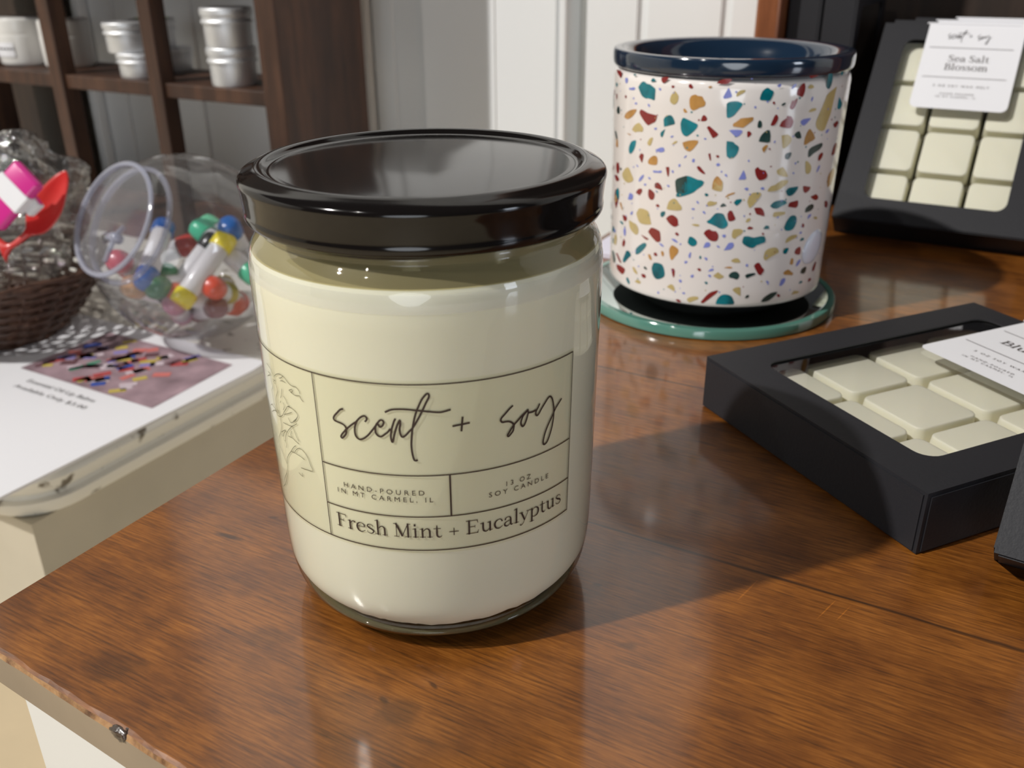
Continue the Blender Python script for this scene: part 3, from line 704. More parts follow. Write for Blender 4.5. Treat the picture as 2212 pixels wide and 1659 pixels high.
# ------------------------------------------------------------------ candle jar
J = thing('candle_jar', 'large glass jar of cream soy candle with a black lid in the foreground', 'candle', (-.1277,.1851,0), (0,0,radians(29.3)))
JR = lambda z: .043+.017*(z-.05)
outer = [(0,.029),(.0004,.0318),(.0022,.0352),(.0045,.0384),(.008,.0406),(.013,.0418),(.02,.0424),(.035,.04275),(.05,.0430),(.07,.04334),(.085,.0436),(.092,.0437),(.0965,.0434),(.0988,.0429),(.1008,.0419),(.1022,.0408),(.1032,.0401)]
outer = smooth_prof(outer, 4)
neck = [(.1038,.0401),(.1042,.0406),(.1047,.0407),(.1052,.0402),(.1056,.0398),(.114,.0397),(.1152,.0390),(.1148,.0376),(.108,.0374),(.1015,.0380)]
inner = [(z, r-.0028) for z, r in outer[::-1] if z > .012 and z < .0985]
bm = bmesh.new(); lathe(bm, outer+neck, 128)
obj('glass', bm, M_glass, J, smooth=True)
bm = bmesh.new(); lathe(bm, [(.0003,.0285),(.0006,.0310),(.0020,.0345),(.0042,.0376),(.0060,.0392),(.0066,.0386),(.0050,.036),(.0034,.031),(.003,.0)][:-1], 128, cap1=True, cap0=True)
obj('glass_base', bm, M_glass_base, J, smooth=True)['label'] = 'thick greenish glass foot of the jar'
wax = [(.0054,.0290),(.0060,.0335),(.0082,.0380),(.013,.0415),(.02,.0423),(.035,.04267),(.05,.04292),(.07,.04326),(.085,.04352),(.092,.0436),(.0965,.0432),(.0990,.0424),(.0986,.0416),(.0975,.040),(.0970,.030),(.0970,.004)]
bm = bmesh.new(); lathe(bm, smooth_prof(wax[:12], 4)+wax[12:], 128, cap0=True, cap1=True)
for v in bm.verts:                                                   # the poured wax ends raggedly above the glass foot
    if v.co.z < .0100: v.co.z += (noise.noise(v.co*330)+.6*noise.noise(v.co*900))*.0006
obj('wax', bm, M_wax, J, smooth=True)
bm = bmesh.new(); tube(bm, [(0,0,.0965),(.0005,0,.100),(.0012,.0003,.104)], .0009, 8); obj('wick', bm, M_paper, J)
# khaki haze paints light into the shaded neck; below it a frost of wax
bm = bmesh.new(); lathe(bm, [(.0988,.0426),(.1006,.0416),(.1022,.0405),(.1034,.0398),(.107,.0394)], 128); obj('neck_haze', bm, M_neckhaze, J, smooth=True)
bm = bmesh.new(); lathe(bm, [(.0938,JR(.0938)-.00008),(.0950,.04362),(.0965,.04335),(.0980,.0430)], 128); obj('frost_ring', bm, M_frost, J, smooth=True)
lid = [(.1069,.0416),(.1061,.0421),(.1059,.0427),(.1065,.0432),(.1075,.0433),(.1087,.0432),(.112,.0435),(.1138,.0438),(.1147,.0439),(.1155,.0436),(.1162,.0427),(.1170,.0410),(.1175,.0398),(.1176,.0389),(.1173,.0381),(.1167,.0374),(.1163,.0366),(.1164,.0350),(.1164,.010)]
bm = bmesh.new(); rings = lathe(bm, smooth_prof(lid[:-1], 4)+[lid[-1]], 128, cap1=True)
for k in range(8):
    for i, v in enumerate(rings[k]):
        v.co.z -= .0005*max(0, cos(4*2*pi*i/128+.6))
lathe(bm, [(.1069,.0416),(.1150,.0405),(.1155,.010)], 128, cap1=True)
obj('lid', bm, M_black_lid, J, smooth=True, angle=50)
def jmap(off): return lambda a, z: Vector(((JR(z)+off)*sin(a), -(JR(z)+off)*cos(a), z))
bm = bmesh.new(); f0 = jmap(.00014); f1 = jmap(.00020); na = 64; nz = 8; A0, A1, Z0, Z1 = -1.75, .942, .0333, .0787
g = [[bm.verts.new(f0(A0+(A1-A0)*i/na, Z0+(Z1-Z0)*j/nz)) for j in range(nz+1)] for i in range(na+1)]
for i in range(na):
    for j in range(nz): bm.faces.new((g[i][j], g[i+1][j], g[i+1][j+1], g[i][j+1]))
S = lambda pts: [(a/1000, z/1e5) for a, z in pts]
RS = .043
fs = lambda s, z: f1(s/RS, z)                                        # s = arc length
def arc(a, b, z, w=.00030): ribbon(bm, [(RS*(a+(b-a)*i/48), z) for i in range(49)], w, fs, 1, 0)
def vl(a, z0, z1, w=.00026): ribbon(bm, [(RS*a, z0), (RS*a, (z0+z1)/2), (RS*a, z1)], w, fs, 1, 0)
zt, z1_, z2_, zb = .0778, .0548, .0436, .0342
arc(-1.65, .93, zt); arc(-.5756, .93, z1_); arc(-.5756, .93, z2_); arc(-1.65, .93, zb)
vl(-.5756, zb, zt); vl(.93, zb, zt); vl(.152, z2_, z1_, .00042)
for s in strokes(SCRIPT): ribbon(bm, [(a*RS, z) for a, z in S(s)], .00046, fs, 1, 3)
for s in strokes(BOTANIC): ribbon(bm, [(a*RS, z) for a, z in S(s)], .00015, fs, 2, 2)
sans(bm, 'HAND-POURED', -.442*RS, .014*RS, .04955, .00135, fs, 1, 1.55)
sans(bm, 'IN MT CARMEL, IL', -.487*RS, .059*RS, .04765, .00135, fs, 1, 1.55)
sans(bm, '13 OZ', .464*RS, .620*RS, .0491, .00135, fs, 1, 1.5)
sans(bm, 'SOY CANDLE', .362*RS, .749*RS, .0471, .00135, fs, 1, 1.5)
serif(bm, 'Fresh Mint + Eucalyptus', -.521*RS, .858*RS, .0379, .0037, fs, 1)
obj('label', bm, [M_labelfilm, M_ink, M_botanic], J, smooth=True)['label'] = 'clear label printed with dark lines, script and a botanical drawing'

# ------------------------------------------------------------------ glass coaster and wax warmer
D = thing('glass_coaster', 'round mirrored glass coaster with green edge under the terrazzo wax warmer', 'coaster', (-.1336,.4431,0))
bm = bmesh.new(); lathe(bm, [(.0,.060),(.0,.0622),(.0006,.0631),(.0044,.0631),(.0050,.0626),(.0050,.0596)], 128)
obj('glass_edge', bm, M_greenedge, D, smooth=True, angle=40)['label'] = 'green glass rim of the coaster'
bm = bmesh.new(); lathe(bm, [(.0,.0599),(.0046,.0599),(.0049,.0592),(.0049,.002)], 128, cap0=True, cap1=True)
obj('mirror', bm, M_mirror, D, smooth=True, angle=40)
Wm = thing('wax_warmer', 'white terrazzo patterned ceramic wax warmer with a navy dish on top', 'wax warmer', (-.1316,.4441,.005), (0,0,radians(29.3)))
WR = lambda z: .0529+.0174*(z-.06)
OZ = -.005
bm = bmesh.new()
prof = [(.0122,.046),(.0117,.0500),(.0118,.0513),(.0126,.0520),(.0145,WR(.0145))]+[(z/1000, WR(z/1000)) for z in range(20,108,8)]+[(.1085,WR(.1085)),(.1108,.0532),(.1120,.0522),(.1124,.050),(.1124,.046)]
lathe(bm, [(z+OZ, r) for z, r in prof], 128, cap0=True)
for f in bm.faces:
    f.smooth = len(f.verts) == 4
    if f.calc_center_median().z < .0076: f.material_index = 7
cols = {'T':1,'R':2,'G':3,'K':4,'L':5,'D':6}
wmap = lambda a, z: Vector(((WR(z)+.00012)*sin(a), -(WR(z)+.00012)*cos(a), z+OZ))
for ln in CHIPS.strip().split('\n'):
    c, rest = ln.split(' ', 1); pts = S(strokes(rest)[0])
    if len(pts) < 3: continue
    cxm = sum(p[0] for p in pts)/len(pts); czm = sum(p[1] for p in pts)/len(pts)
    q = smooth_prof(pts+[pts[0]], 2)[:-1]
    fcs = poly(bm, q, wmap, cols[c]) or []
    if max(p[0] for p in pts)-min(p[0] for p in pts) > .04 and fcs:      # bend the larger chips round the wall
        es = list({e for f in fcs for e in f.edges if not e.is_boundary or e.calc_length() > .002})
        g_ = bmesh.ops.subdivide_edges(bm, edges=es, cuts=4, use_grid_fill=True)
        for v in {x for x in g_['geom_inner'] if isinstance(x, bmesh.types.BMVert)}:
            k_ = (WR(v.co.z-OZ)+.00012)/math.hypot(v.co.x, v.co.y); v.co.x *= k_; v.co.y *= k_
rnd = random.Random(3)
def blob(a, z, sa, sz, mi):
    n_ = rnd.choice((5,6,7)); ph = rnd.random()*6.3
    pts = [(a+sa*cos(ph+2*pi*i/n_)*rnd.uniform(.65,1.2)/.053, z+sz*sin(ph+2*pi*i/n_)*rnd.uniform(.65,1.2)) for i in range(n_)]
    poly(bm, smooth_prof(pts+[pts[0]], 2)[:-1], wmap, mi)
for i in range(330):                                                # tiny lavender specks all round
    s = rnd.uniform(.00025,.0005); blob(rnd.uniform(-pi,pi), rnd.uniform(.017,.108), s, s, rnd.choice((5,5,5,1,4,2)))
for i in range(150):                                                # the sides turned away
    a = rnd.uniform(1.05, 2*pi-1.35); s = rnd.choice((.0009,.0013,.0018,.003)); blob(a, rnd.uniform(.02,.106), s, s*rnd.uniform(.8,1.7), rnd.choice((1,2,3,4,5,6)))
obj('body', bm, [M_glaze, M_chipT, M_chipR, M_chipG, M_chipK, M_chipL, M_chipD, M_dark_foot], Wm)
bm = bmesh.new(); lathe(bm, [(.0,.030),(.0,.0350),(.0080,.0350),(.0080,.030)], 64, cap0=True, cap1=True); obj('foot', bm, M_dark_foot, Wm, smooth=True, angle=40)
dish = [(.1122,.0500),(.1127,.0525),(.1135,.0538),(.1150,.0544),(.1185,.0545),(.1200,.0542),(.1207,.0534),(.1207,.0505),(.1198,.0480),(.1170,.0455),(.1120,.0425),(.1060,.0380),(.1035,.0300),(.1030,.004)]
bm = bmesh.new(); lathe(bm, [(z+OZ, r) for z, r in smooth_prof(dish, 4)], 128, cap0=True, cap1=True)
obj('dish', bm, M_navy, Wm, smooth=True, angle=60)

bm = bmesh.new(); rg = []  # bright reflection on the glaze modelled as a raised pearly oval
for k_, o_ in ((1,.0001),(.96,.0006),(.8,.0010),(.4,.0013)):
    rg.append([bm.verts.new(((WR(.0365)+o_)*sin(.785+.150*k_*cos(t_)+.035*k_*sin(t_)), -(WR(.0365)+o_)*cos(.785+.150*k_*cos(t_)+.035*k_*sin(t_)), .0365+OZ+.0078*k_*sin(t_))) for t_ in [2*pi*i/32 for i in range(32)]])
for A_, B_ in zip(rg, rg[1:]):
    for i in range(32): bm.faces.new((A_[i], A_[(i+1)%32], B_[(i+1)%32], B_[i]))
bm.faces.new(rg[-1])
obj('glint', bm, M_pearl, Wm, smooth=True)['label'] = 'reflection shaped as an oval pearly white button on the side'

# ------------------------------------------------------------------ wax melt boxes
CW, CH, CD = .107, .138, .0205
WX0, WX1, WY0, WY1 = .0145, .0925, .0150, .1265
def rounded(x0, x1, y0, y1, r, n=6):
    pts = []
    for cx_, cy_, a0 in ((x1-r,y1-r,0),(x0+r,y1-r,90),(x0+r,y0+r,180),(x1-r,y0+r,270)):
        for i in range(n+1):
            a = radians(a0+90*i/n); pts.append((cx_+r*cos(a), cy_+r*sin(a)))
    return pts
def carton_bm():
    """card box lying on its back: x across, y up the box, z depth; the window is cut in the top face"""
    bm = bmesh.new(); t = .0006
    hole = rounded(WX0, WX1, WY0, WY1, .006)
    outer = []
    n = len(hole)
    for (x, y) in hole:                                              # matching outer points
        cx_, cy_ = CW/2, CH/2; dx, dy = x-cx_, y-cy_
        k = min((CW/2)/abs(dx) if dx else 9, (CH/2)/abs(dy) if dy else 9); outer.append([cx_+dx*k, cy_+dy*k])
    for c in ((CW,CH),(0,CH),(0,0),(CW,0)):
        j = min(range(n), key=lambda i: (outer[i][0]-c[0])**2+(outer[i][1]-c[1])**2); outer[j] = list(c)
    for z, flip in ((CD, False), (CD-t, True)):
        vo = [bm.verts.new((*p, z)) for p in outer]; vh = [bm.verts.new((*p, z)) for p in hole]
        for i in range(n):
            q = (vo[i], vo[(i+1)%n], vh[(i+1)%n], vh[i]); f = bm.faces.new(q if not flip else q[::-1]); f.material_index = 1 if flip else 0
        if not flip: top_h = vh
        else:
            for i in range(n): bm.faces.new((top_h[i], top_h[(i+1)%n], vh[(i+1)%n], vh[i]))
    # walls, slightly rounded fold, with tuck flap seam at the lower end
    for (a, b) in (((0,0),(CW,0)),((CW,0),(CW,CH)),((CW,CH),(0,CH)),((0,CH),(0,0))):
        for off, mi in ((0,0),(t,1)):
            def P(p, z): 
                return (min(max(p[0], off), CW-off), min(max(p[1], off), CH-off), z)
            v = [bm.verts.new(P(a,0)), bm.verts.new(P(b,0)), bm.verts.new(P(b,CD)), bm.verts.new(P(a,CD))]
            f = bm.faces.new(v if off == 0 else v[::-1]); f.material_index = mi
    for z in (0, t):
        v = [bm.verts.new(p) for p in ((0,0,z),(0,CH,z),(CW,CH,z),(CW,0,z))]; bm.faces.new(v if z == 0 else v[::-1]).material_index = 1 if z else 0
    add_box(bm, -.0004, .0002, .0015, CH-.0015, .0006, CD-.0015)      # overlapping side flaps
    add_box(bm, CW-.0002, CW+.0004, .0015, CH-.0015, .0006, CD-.0015)
    add_box(bm, .0012, CW-.0012, -.0005, 0, .0006, CD-.001)
    return bm
CARTON = {}
def sticker_bm(title, full=True):
    bm = bmesh.new(); x0, x1, y0, y1 = .0265, .0808, .0785, CH
    z = CD+.00035; r = .004
    pts = [(x0,y1),(x0,y0+r)]+[(x0+r-r*cos(radians(a)), y0+r-r*sin(radians(a))) for a in range(15,90,15)]+[(x0+r,y0),(x1-r,y0)]+[(x1-r+r*sin(radians(a)), y0+r-r*cos(radians(a))) for a in range(15,90,15)]+[(x1,y0+r),(x1,y1)]
    f = bm.faces.new([bm.verts.new((p[0],p[1],z)) for p in pts])
    add_box(bm, x0-.0015, x1-.0035, CH+.0001, CH+.0006, CD-.019, CD+.0004)   # folded over the top end
    add_box(bm, x0-.0015, x1-.0035, CH-.0002, CH+.0006, CD+.0001, CD+.0008)
    H = y1-y0; Y = lambda f_: y1-H*f_
    fm = lambda x, y: Vector((x, y, z+.00025))
    cx_ = (x0+x1)/2; W = x1-x0
    for fr in (.285,.635): ribbon(bm, [(x0+.06*W, Y(fr)),(x0+.5*W, Y(fr)),(x1-.08*W, Y(fr))], .00028, fm, 1, 0)
    # the shop's script line
    for s in strokes(SCRIPT):
        ribbon(bm, [(x0+W*(.225+(a+460)/1300*.445), Y(.145)+(zz-6700)/1e5*.50) for a, zz in s], .00035, fm, 2, 2)
    if len(title) == 2:
        serif(bm, title[0], cx_-.0118, cx_+.0108, Y(.445), .0042, fm, 1); serif(bm, title[1], cx_-.0130, cx_+.0110, Y(.545), .0042, fm, 1)
    else: serif(bm, title[0], x0+.0108, x0+.0295, Y(.483), .0042, fm, 1)
    dx_ = 0 if len(title) == 2 else .0018
    sans(bm, '5 OZ SOY WAX MELT', x0+.0108+dx_, x0+.0418+dx_, Y(.745), .0014, fm, 1, 1.5)
    sans(bm, 'HAND-POURED', x0+.0158, x0+.0345, Y(.835), .0012, fm, 1, 1.5)
    sans(bm, 'IN MT CARMEL, IL', x0+.0137, x0+.0360, Y(.870), .0012, fm, 1, 1.5)
    return bm
def cube_bm():
    bm = bmesh.new(); L = []
    for z, h, r in ((.0,.0147,.003),(.002,.0146,.0035),(.0100,.0139,.0032),(.0111,.0138,.0032),(.0115,.0136,.0031),(.0116,.0131,.003)):
        L.append([bm.verts.new((x, y, z)) for x, y in rounded(-h, h, -h, h, r, 4)])
    n = len(L[0])
    for k in range(len(L)-1):
        for i in range(n): bm.faces.new((L[k][i], L[k][(i+1)%n], L[k+1][(i+1)%n], L[k+1][i]))
    bm.faces.new(L[0][::-1]); bm.faces.new(L[-1])
    return bm
cube_mesh = [None]
def melt_box(M, label, title, cubes=True, window=True, cube_labels=None, group=None):
    t = thing('wax_melt_box', label, 'box', group=group); t.matrix_world = M
    if 'c' not in CARTON:
        o = obj('carton', carton_bm(), [M_carton, M_carton_in], t); CARTON['c'] = o.data
        bm = bmesh.new(); bm.faces.new([bm.verts.new((*p, CD-.0009)) for p in rounded(WX0-.004, WX1+.004, WY0-.004, WY1+.004, .006)])
        w = obj('window_film', bm, M_film, t); CARTON['w'] = w.data
    else:
        o = bpy.data.objects.new('carton', CARTON['c']); COL.objects.link(o); o.parent = t
        w = bpy.data.objects.new('window_film', CARTON['w']); COL.objects.link(w); w.parent = t
    if title: obj('sticker', sticker_bm(title), [M_paper, M_ink, M_grey_ink], t)['label'] = 'white printed sticker folded over the end'
    if cubes:
        zt0 = .0028 if title and len(title) == 2 else .0072
        obj('tray', box_bm(.006, CW-.006, .0055, CH-.0055, zt0, zt0+.0004), M_tray if zt0 < .005 else M_tray2, t)
        for j in range(4):
            for i in range(3):
                if cube_mesh[0] is None:
                    c = obj('wax_cube', cube_bm(), M_wax2, smooth=True, angle=60); cube_mesh[0] = c.data
                else:
                    c = bpy.data.objects.new('wax_cube', cube_mesh[0]); COL.objects.link(c)
                c.matrix_world = M @ Matrix.Translation((CW/2+(i-1)*.0310, CH/2+(j-1.5)*.0313, .0012))
                tag(c, cube_labels(i, j), 'wax melt', 'cream wax cubes in the '+('flat' if group is None else 'propped')+' box' if False else cube_labels(None, None))
    return t
def pose(x, y, yaw, tilt):
    """box standing on its lower end and leaning back by tilt: box y -> up, box z -> towards the viewer"""
    R0 = Matrix(((1,0,0,0),(0,0,-1,0),(0,1,0,0),(0,0,0,1)))           # box (x,y,z) -> (x,-z,y)
    return Matrix.Translation((x,y,0)) @ Matrix.Rotation(yaw,4,'Z') @ Matrix.Rotation(-tilt,4,'X') @ R0
colw = ('left','middle','right')
def lab_flat(i, j):
    if i is None: return 'cream wax cubes in the box lying flat'
    return 'cream wax cube in the flat black box, %s column, %s' % (('left','middle','right')[i], ('row nearest the viewer','second row from the viewer','third row from the viewer','row under the sticker end')[j])
def lab_prop(i, j):
    if i is None: return 'cream wax cubes in the propped box'
    return 'cream wax cube in the leaning Sea Salt Blossom box, %s column, %s' % (colw[i], ('bottom row','second row up','third row up','top row')[j])
flatM = Matrix.Translation((-.0935,.3190,.0004)) @ Matrix.Rotation(radians(-36.7),4,'Z') @ Matrix.Scale(1.012,4)
melt_box(flatM, 'black window box of cream wax melts lying flat on the brown table', ('Blush',), True, True, lab_flat)
melt_box(pose(-.1003,.5940,radians(-.3),radians(41)), 'front leaning black wax melt box with the Sea Salt Blossom sticker', ('Sea Salt','Blossom'), True, True, lab_prop)
s41, c41 = sin(radians(41)), cos(radians(41))
melt_box(pose(-.0985,.5940+.0218/c41,0,radians(41)), 'black box leaning directly behind the Sea Salt Blossom box, white tab showing', ('Blush',), False)
melt_box(pose(-.0895,.5940+.0436/c41,0,radians(41)), 'rearmost leaning black box with a thin strip of white tab showing', ('Blush',), False)
melt_box(pose(.0138,.2630,radians(-4.7),radians(37)), 'black box tilted against the flat box at the right edge of view', None, False)
def spine(x, y, lab):                                                # box upright with its narrow side to the viewer
    M = Matrix.Translation((x,y,0)) @ Matrix(((0,0,1,0),(1,0,0,0),(0,1,0,0),(0,0,0,1)))
    melt_box(M, lab, None, False)
spine(-.1585, .655, 'upright black box showing its narrow side, next to the wooden post')
spine(-.1365, .655, 'upright black box showing its narrow side, nearer the leaning boxes')

# ------------------------------------------------------------------ wooden display crate behind the boxes
K = thing('display_crate', 'open brown wooden display crate standing behind the wax melt boxes', 'crate', (0,0,0))
obj('side_board', box_bm(-.1765,-.1605,.640,.795,0,1.0,.002), M_postwood, K)['label'] = 'glossy red-brown upright side board'
obj('back_board', box_bm(-.1605,.26,.783,.795,0,1.0), M_darkwood, K)
obj('rail', box_bm(-.1605,.26,.765,.783,.150,.30,.002), M_shelfwood, K)
obj('side_board', box_bm(.26,.276,.640,.795,0,1.0,.002), M_postwood, K)

# little white card at the back edge of the table
bm = box_bm(-.216,-.186,.474,.508,0,.0035,.0004); tag(obj('white_card', bm, M_lav), 'small white card lying on the brown table just behind the candle jar', 'card')

# ------------------------------------------------------------------ white side table
ST = thing('side_table', 'distressed white wooden side table to the left, lower than the brown table', 'table', (-.4576,.2535,-.75))
zt_ = .75-.1072
def rounded_top(bm, x0, x1, y0, y1, z0, z1, r, profile):
    pts = rounded(x0, x1, y0, y1, r, 8); rings = []
    cx_, cy_ = (x0+x1)/2, (y0+y1)/2
    for z, o in profile:
        q = rounded(x0-o, x1+o, y0-o, y1+o, r+o, 8); rings.append([bm.verts.new((a, b, z)) for a, b in q])
    for k in range(len(rings)-1):
        n_ = len(pts)
        for i in range(n_): bm.faces.new((rings[k][i], rings[k][(i+1)%n_], rings[k+1][(i+1)%n_], rings[k+1][i]))
    bm.faces.new(rings[0][::-1]); bm.faces.new(rings[-1])
bm = bmesh.new()
rounded_top(bm, -.9, .0, .0, .49, 0, 0, .03, [(zt_-.027,.000),(zt_-.026,.004),(zt_-.020,.0075),(zt_-.0165,.008),(zt_-.0155,.004),(zt_-.013,.0035),(zt_-.010,.0065),(zt_-.004,.0078),(zt_-.001,.0065),(zt_,.005)])
obj('tabletop', bm, M_distress, ST, smooth=True, angle=35)
bm = bmesh.new(); add_box(bm, -.86, 0, .012, .48, zt_-.20, zt_-.0268); obj('apron', bm, M_side_paint, ST)
for x, y in ((-.044,0),(-.90,0),(-.044,.44),(-.90,.44)):
    bm = bmesh.new(); prof = [(zt_-.027,.0005,.0),(zt_-.09,.0005,.0),(zt_-.20,.0005,.006),(zt_-.3,.0005,.014),(0,.0005,.020)]
    prev = None
    for z, a, b in prof:
        q = [bm.verts.new((x+b*(1 if x > -.5 else 0), y-.0005, z)), bm.verts.new((x+.0442-b*(0 if x > -.5 else 1), y-.0005, z)), bm.verts.new((x+.0442-b*(0 if x > -.5 else 1), y+.044-b, z)), bm.verts.new((x+b*(1 if x > -.5 else 0), y+.044-b, z))]
        if prev:
            for k in range(4): bm.faces.new((prev[k], q[k], q[(k+1)%4], prev[(k+1)%4]))
        else: bm.faces.new(q)
        prev = q
    bm.faces.new(prev[::-1]); bmesh.ops.recalc_face_normals(bm, faces=bm.faces)
    obj('leg', bm, M_side_paint, ST)

# paper sign with printed photo of the lip balms
SG = thing('paper_sign', 'white paper sign with a printed photo lying on the white side table', 'sign', (-.452,.228,-.107))
bm = bmesh.new()
pts = [(0,0),(0.003,.2),(.001,.216),(-.28,.216),(-.28,0)]
vb = [bm.verts.new((*p,0)) for p in pts]; vt = [bm.verts.new((*p,.0018)) for p in pts]
bm.faces.new(vb[::-1]); bm.faces.new(vt)
for i in range(5): bm.faces.new((vb[i], vb[(i+1)%5], vt[(i+1)%5], vt[i]))
bmesh.ops.recalc_face_normals(bm, faces=bm.faces)
obj('sheet', bm, M_paper, SG)
bm = bmesh.new(); fm = lambda x, y: Vector((x, y, .0020)); fm2 = lambda x, y: Vector((x, y, .0022))
px0, px1, py0, py1 = -.145, -.012, .124, .200
bm.faces.new([bm.verts.new(fm(*p)) for p in ((px0,py0),(px1,py0),(px1-.004,py1),(px0,py1))])
rp = random.Random(12)
for k in range(72):
    x, y = rp.uniform(px0+.006, px1-.036), rp.uniform(py0+.004, py1-.008); an = rp.uniform(.5,1.5); L_ = rp.uniform(.004,.009)
    ribbon(bm, [(x,y),(x+L_*cos(an),y+L_*sin(an))], rp.uniform(.0045,.007), fm2, rp.choice((1,2,3,4,5,6,7,8,8)), 0)
obj('printed_photo', bm, [M_photo]+[mat('print_'+k_, v_, .4) for k_, v_ in (('blue',(66,92,176)),('red',(190,84,84)),('green',(84,152,124)),('yellow',(204,184,92)),('lilac',(150,140,200)),('salmon',(214,124,118)),('brown',(108,76,82)),('pale',(214,198,206)))], SG)['label'] = 'colour photo of lip balms printed on the sign'
bm = bmesh.new()
sans(bm, 'Essential Oil Lip Balms', -.121, -.053, .1115, .0042, fm, 0, 1.0)
sans(bm, 'Available Only $3.00', -.122, -.050, .1020, .0040, fm, 0, 1.0)
obj('lettering', bm, M_grey_ink, SG)

# ------------------------------------------------------------------ fish bowl with lip balm tubes
BC = Vector((-.5277,.4561,-.0352)); MC = Vector((-.5356,.4030,-.0014)); RB = .0676
ax = (MC-BC).normalized()
q = Vector((0,0,1)).rotation_difference(ax)
FB = thing('plastic_fish_bowl', 'clear plastic fish bowl tipped on its side holding lip balm tubes', 'bowl', (BC.x, BC.y, -.107))
BM_ = Matrix.Translation(BC-Vector((BC.x,BC.y,-.107))) @ q.to_matrix().to_4x4()
prof = []
for i in range(0, 33):
    a = -pi/2+.28+(pi-.28-.62)*i/32; prof.append((RB*sin(a), RB*cos(a)))
Lm = (MC-BC).length
prof += [(Lm*.88,.0380),(Lm*.93,.0372),(Lm*.965,.0378)]
bm = bmesh.new(); lathe(bm, smooth_prof(prof[::2]+[prof[-1]], 2), 96, M=BM_, cap0=True); obj('bowl', bm, M_bowl, FB, smooth=True)
bm = bmesh.new()
lathe(bm, smooth_prof([(Lm*.955,.0378),(Lm*.965,.0405),(Lm*.985,.0412),(Lm*1.0,.0405),(Lm*1.005,.0385),(Lm*.99,.0375),(Lm*.955,.0378)], 3), 96, M=BM_)
lathe(bm, smooth_prof([(Lm*.73,.0402),(Lm*.75,.0425),(Lm*.78,.0430),(Lm*.80,.0415),(Lm*.79,.0395)], 3), 96, M=BM_)
obj('rim', bm, M_bowl_rim, FB, smooth=True)
bm = bmesh.new(); lathe(bm, [(Lm*.972,.0374),(Lm*.966,.030),(Lm*.964,.002)], 64, M=BM_, cap1=True); obj('lid_disc', bm, M_liddisc, FB, smooth=True)['label'] = 'hazy clear disc closing the mouth'
# moulded clip hanging in the mouth
bm = bmesh.new(); tube(bm, [BM_ @ Vector(p) for p in ((.004,-.030,Lm*.99),(.006,-.012,Lm*.97),(.010,-.004,Lm*.93))], .0018, 8)
tube(bm, [BM_ @ Vector(p) for p in ((-.004,-.013,Lm*.97),(.006,-.012,Lm*.97),(.012,-.014,Lm*.97))], .0035, 8)
obj('clip', bm, M_bowl_rim, FB, smooth=True)

def balm_bm(part):
    bm = bmesh.new()
    if part == 'tube_body': lathe(bm, [(-.020,.0068),(-.0195,.0072),(.0195,.0072),(.020,.0068)], 24, cap0=True, cap1=True)
    if part == 'cap': lathe(bm, [(.0195,.0078),(.0200,.0081),(.028,.0081),(.031,.0072),(.0328,.0050),(.0334,.0020)], 24, cap0=True, cap1=True)
    if part == 'base': lathe(bm, [(-.0195,.0078),(-.0200,.0081),(-.028,.0080),(-.0298,.0070),(-.0302,.003)], 24, cap0=True, cap1=True)
    return bm
BAL = {}
def balm(A, B, col, lab, endcol=None):
    """A = centre of cap end, B = towards the other end"""
    A, B = Vector(A), Vector(B); d = (A-B).normalized(); C_ = A-d*.026
    t = thing('lip_balm_tube', lab, 'lip balm', group='lip balm tubes in the fish bowl')
    t.matrix_world = Matrix.Translation(C_) @ Vector((0,0,1)).rotation_difference(d).to_matrix().to_4x4()
    for part, m in (('tube_body', M_c['tube']), ('cap', M_c[col]), ('base', M_c[endcol or col])):
        key = (part, m.name)
        if key not in BAL:
            o = obj(part, balm_bm(part), m, t, smooth=True, angle=40); BAL[key] = o.data
        else:
            o = bpy.data.objects.new(part, BAL[key]); COL.objects.link(o); o.parent = t
def inside(p, k=.86):
    v = Vector(p)-BC
    if v.length > RB*k: v = v.normalized()*RB*k
    return BC+v
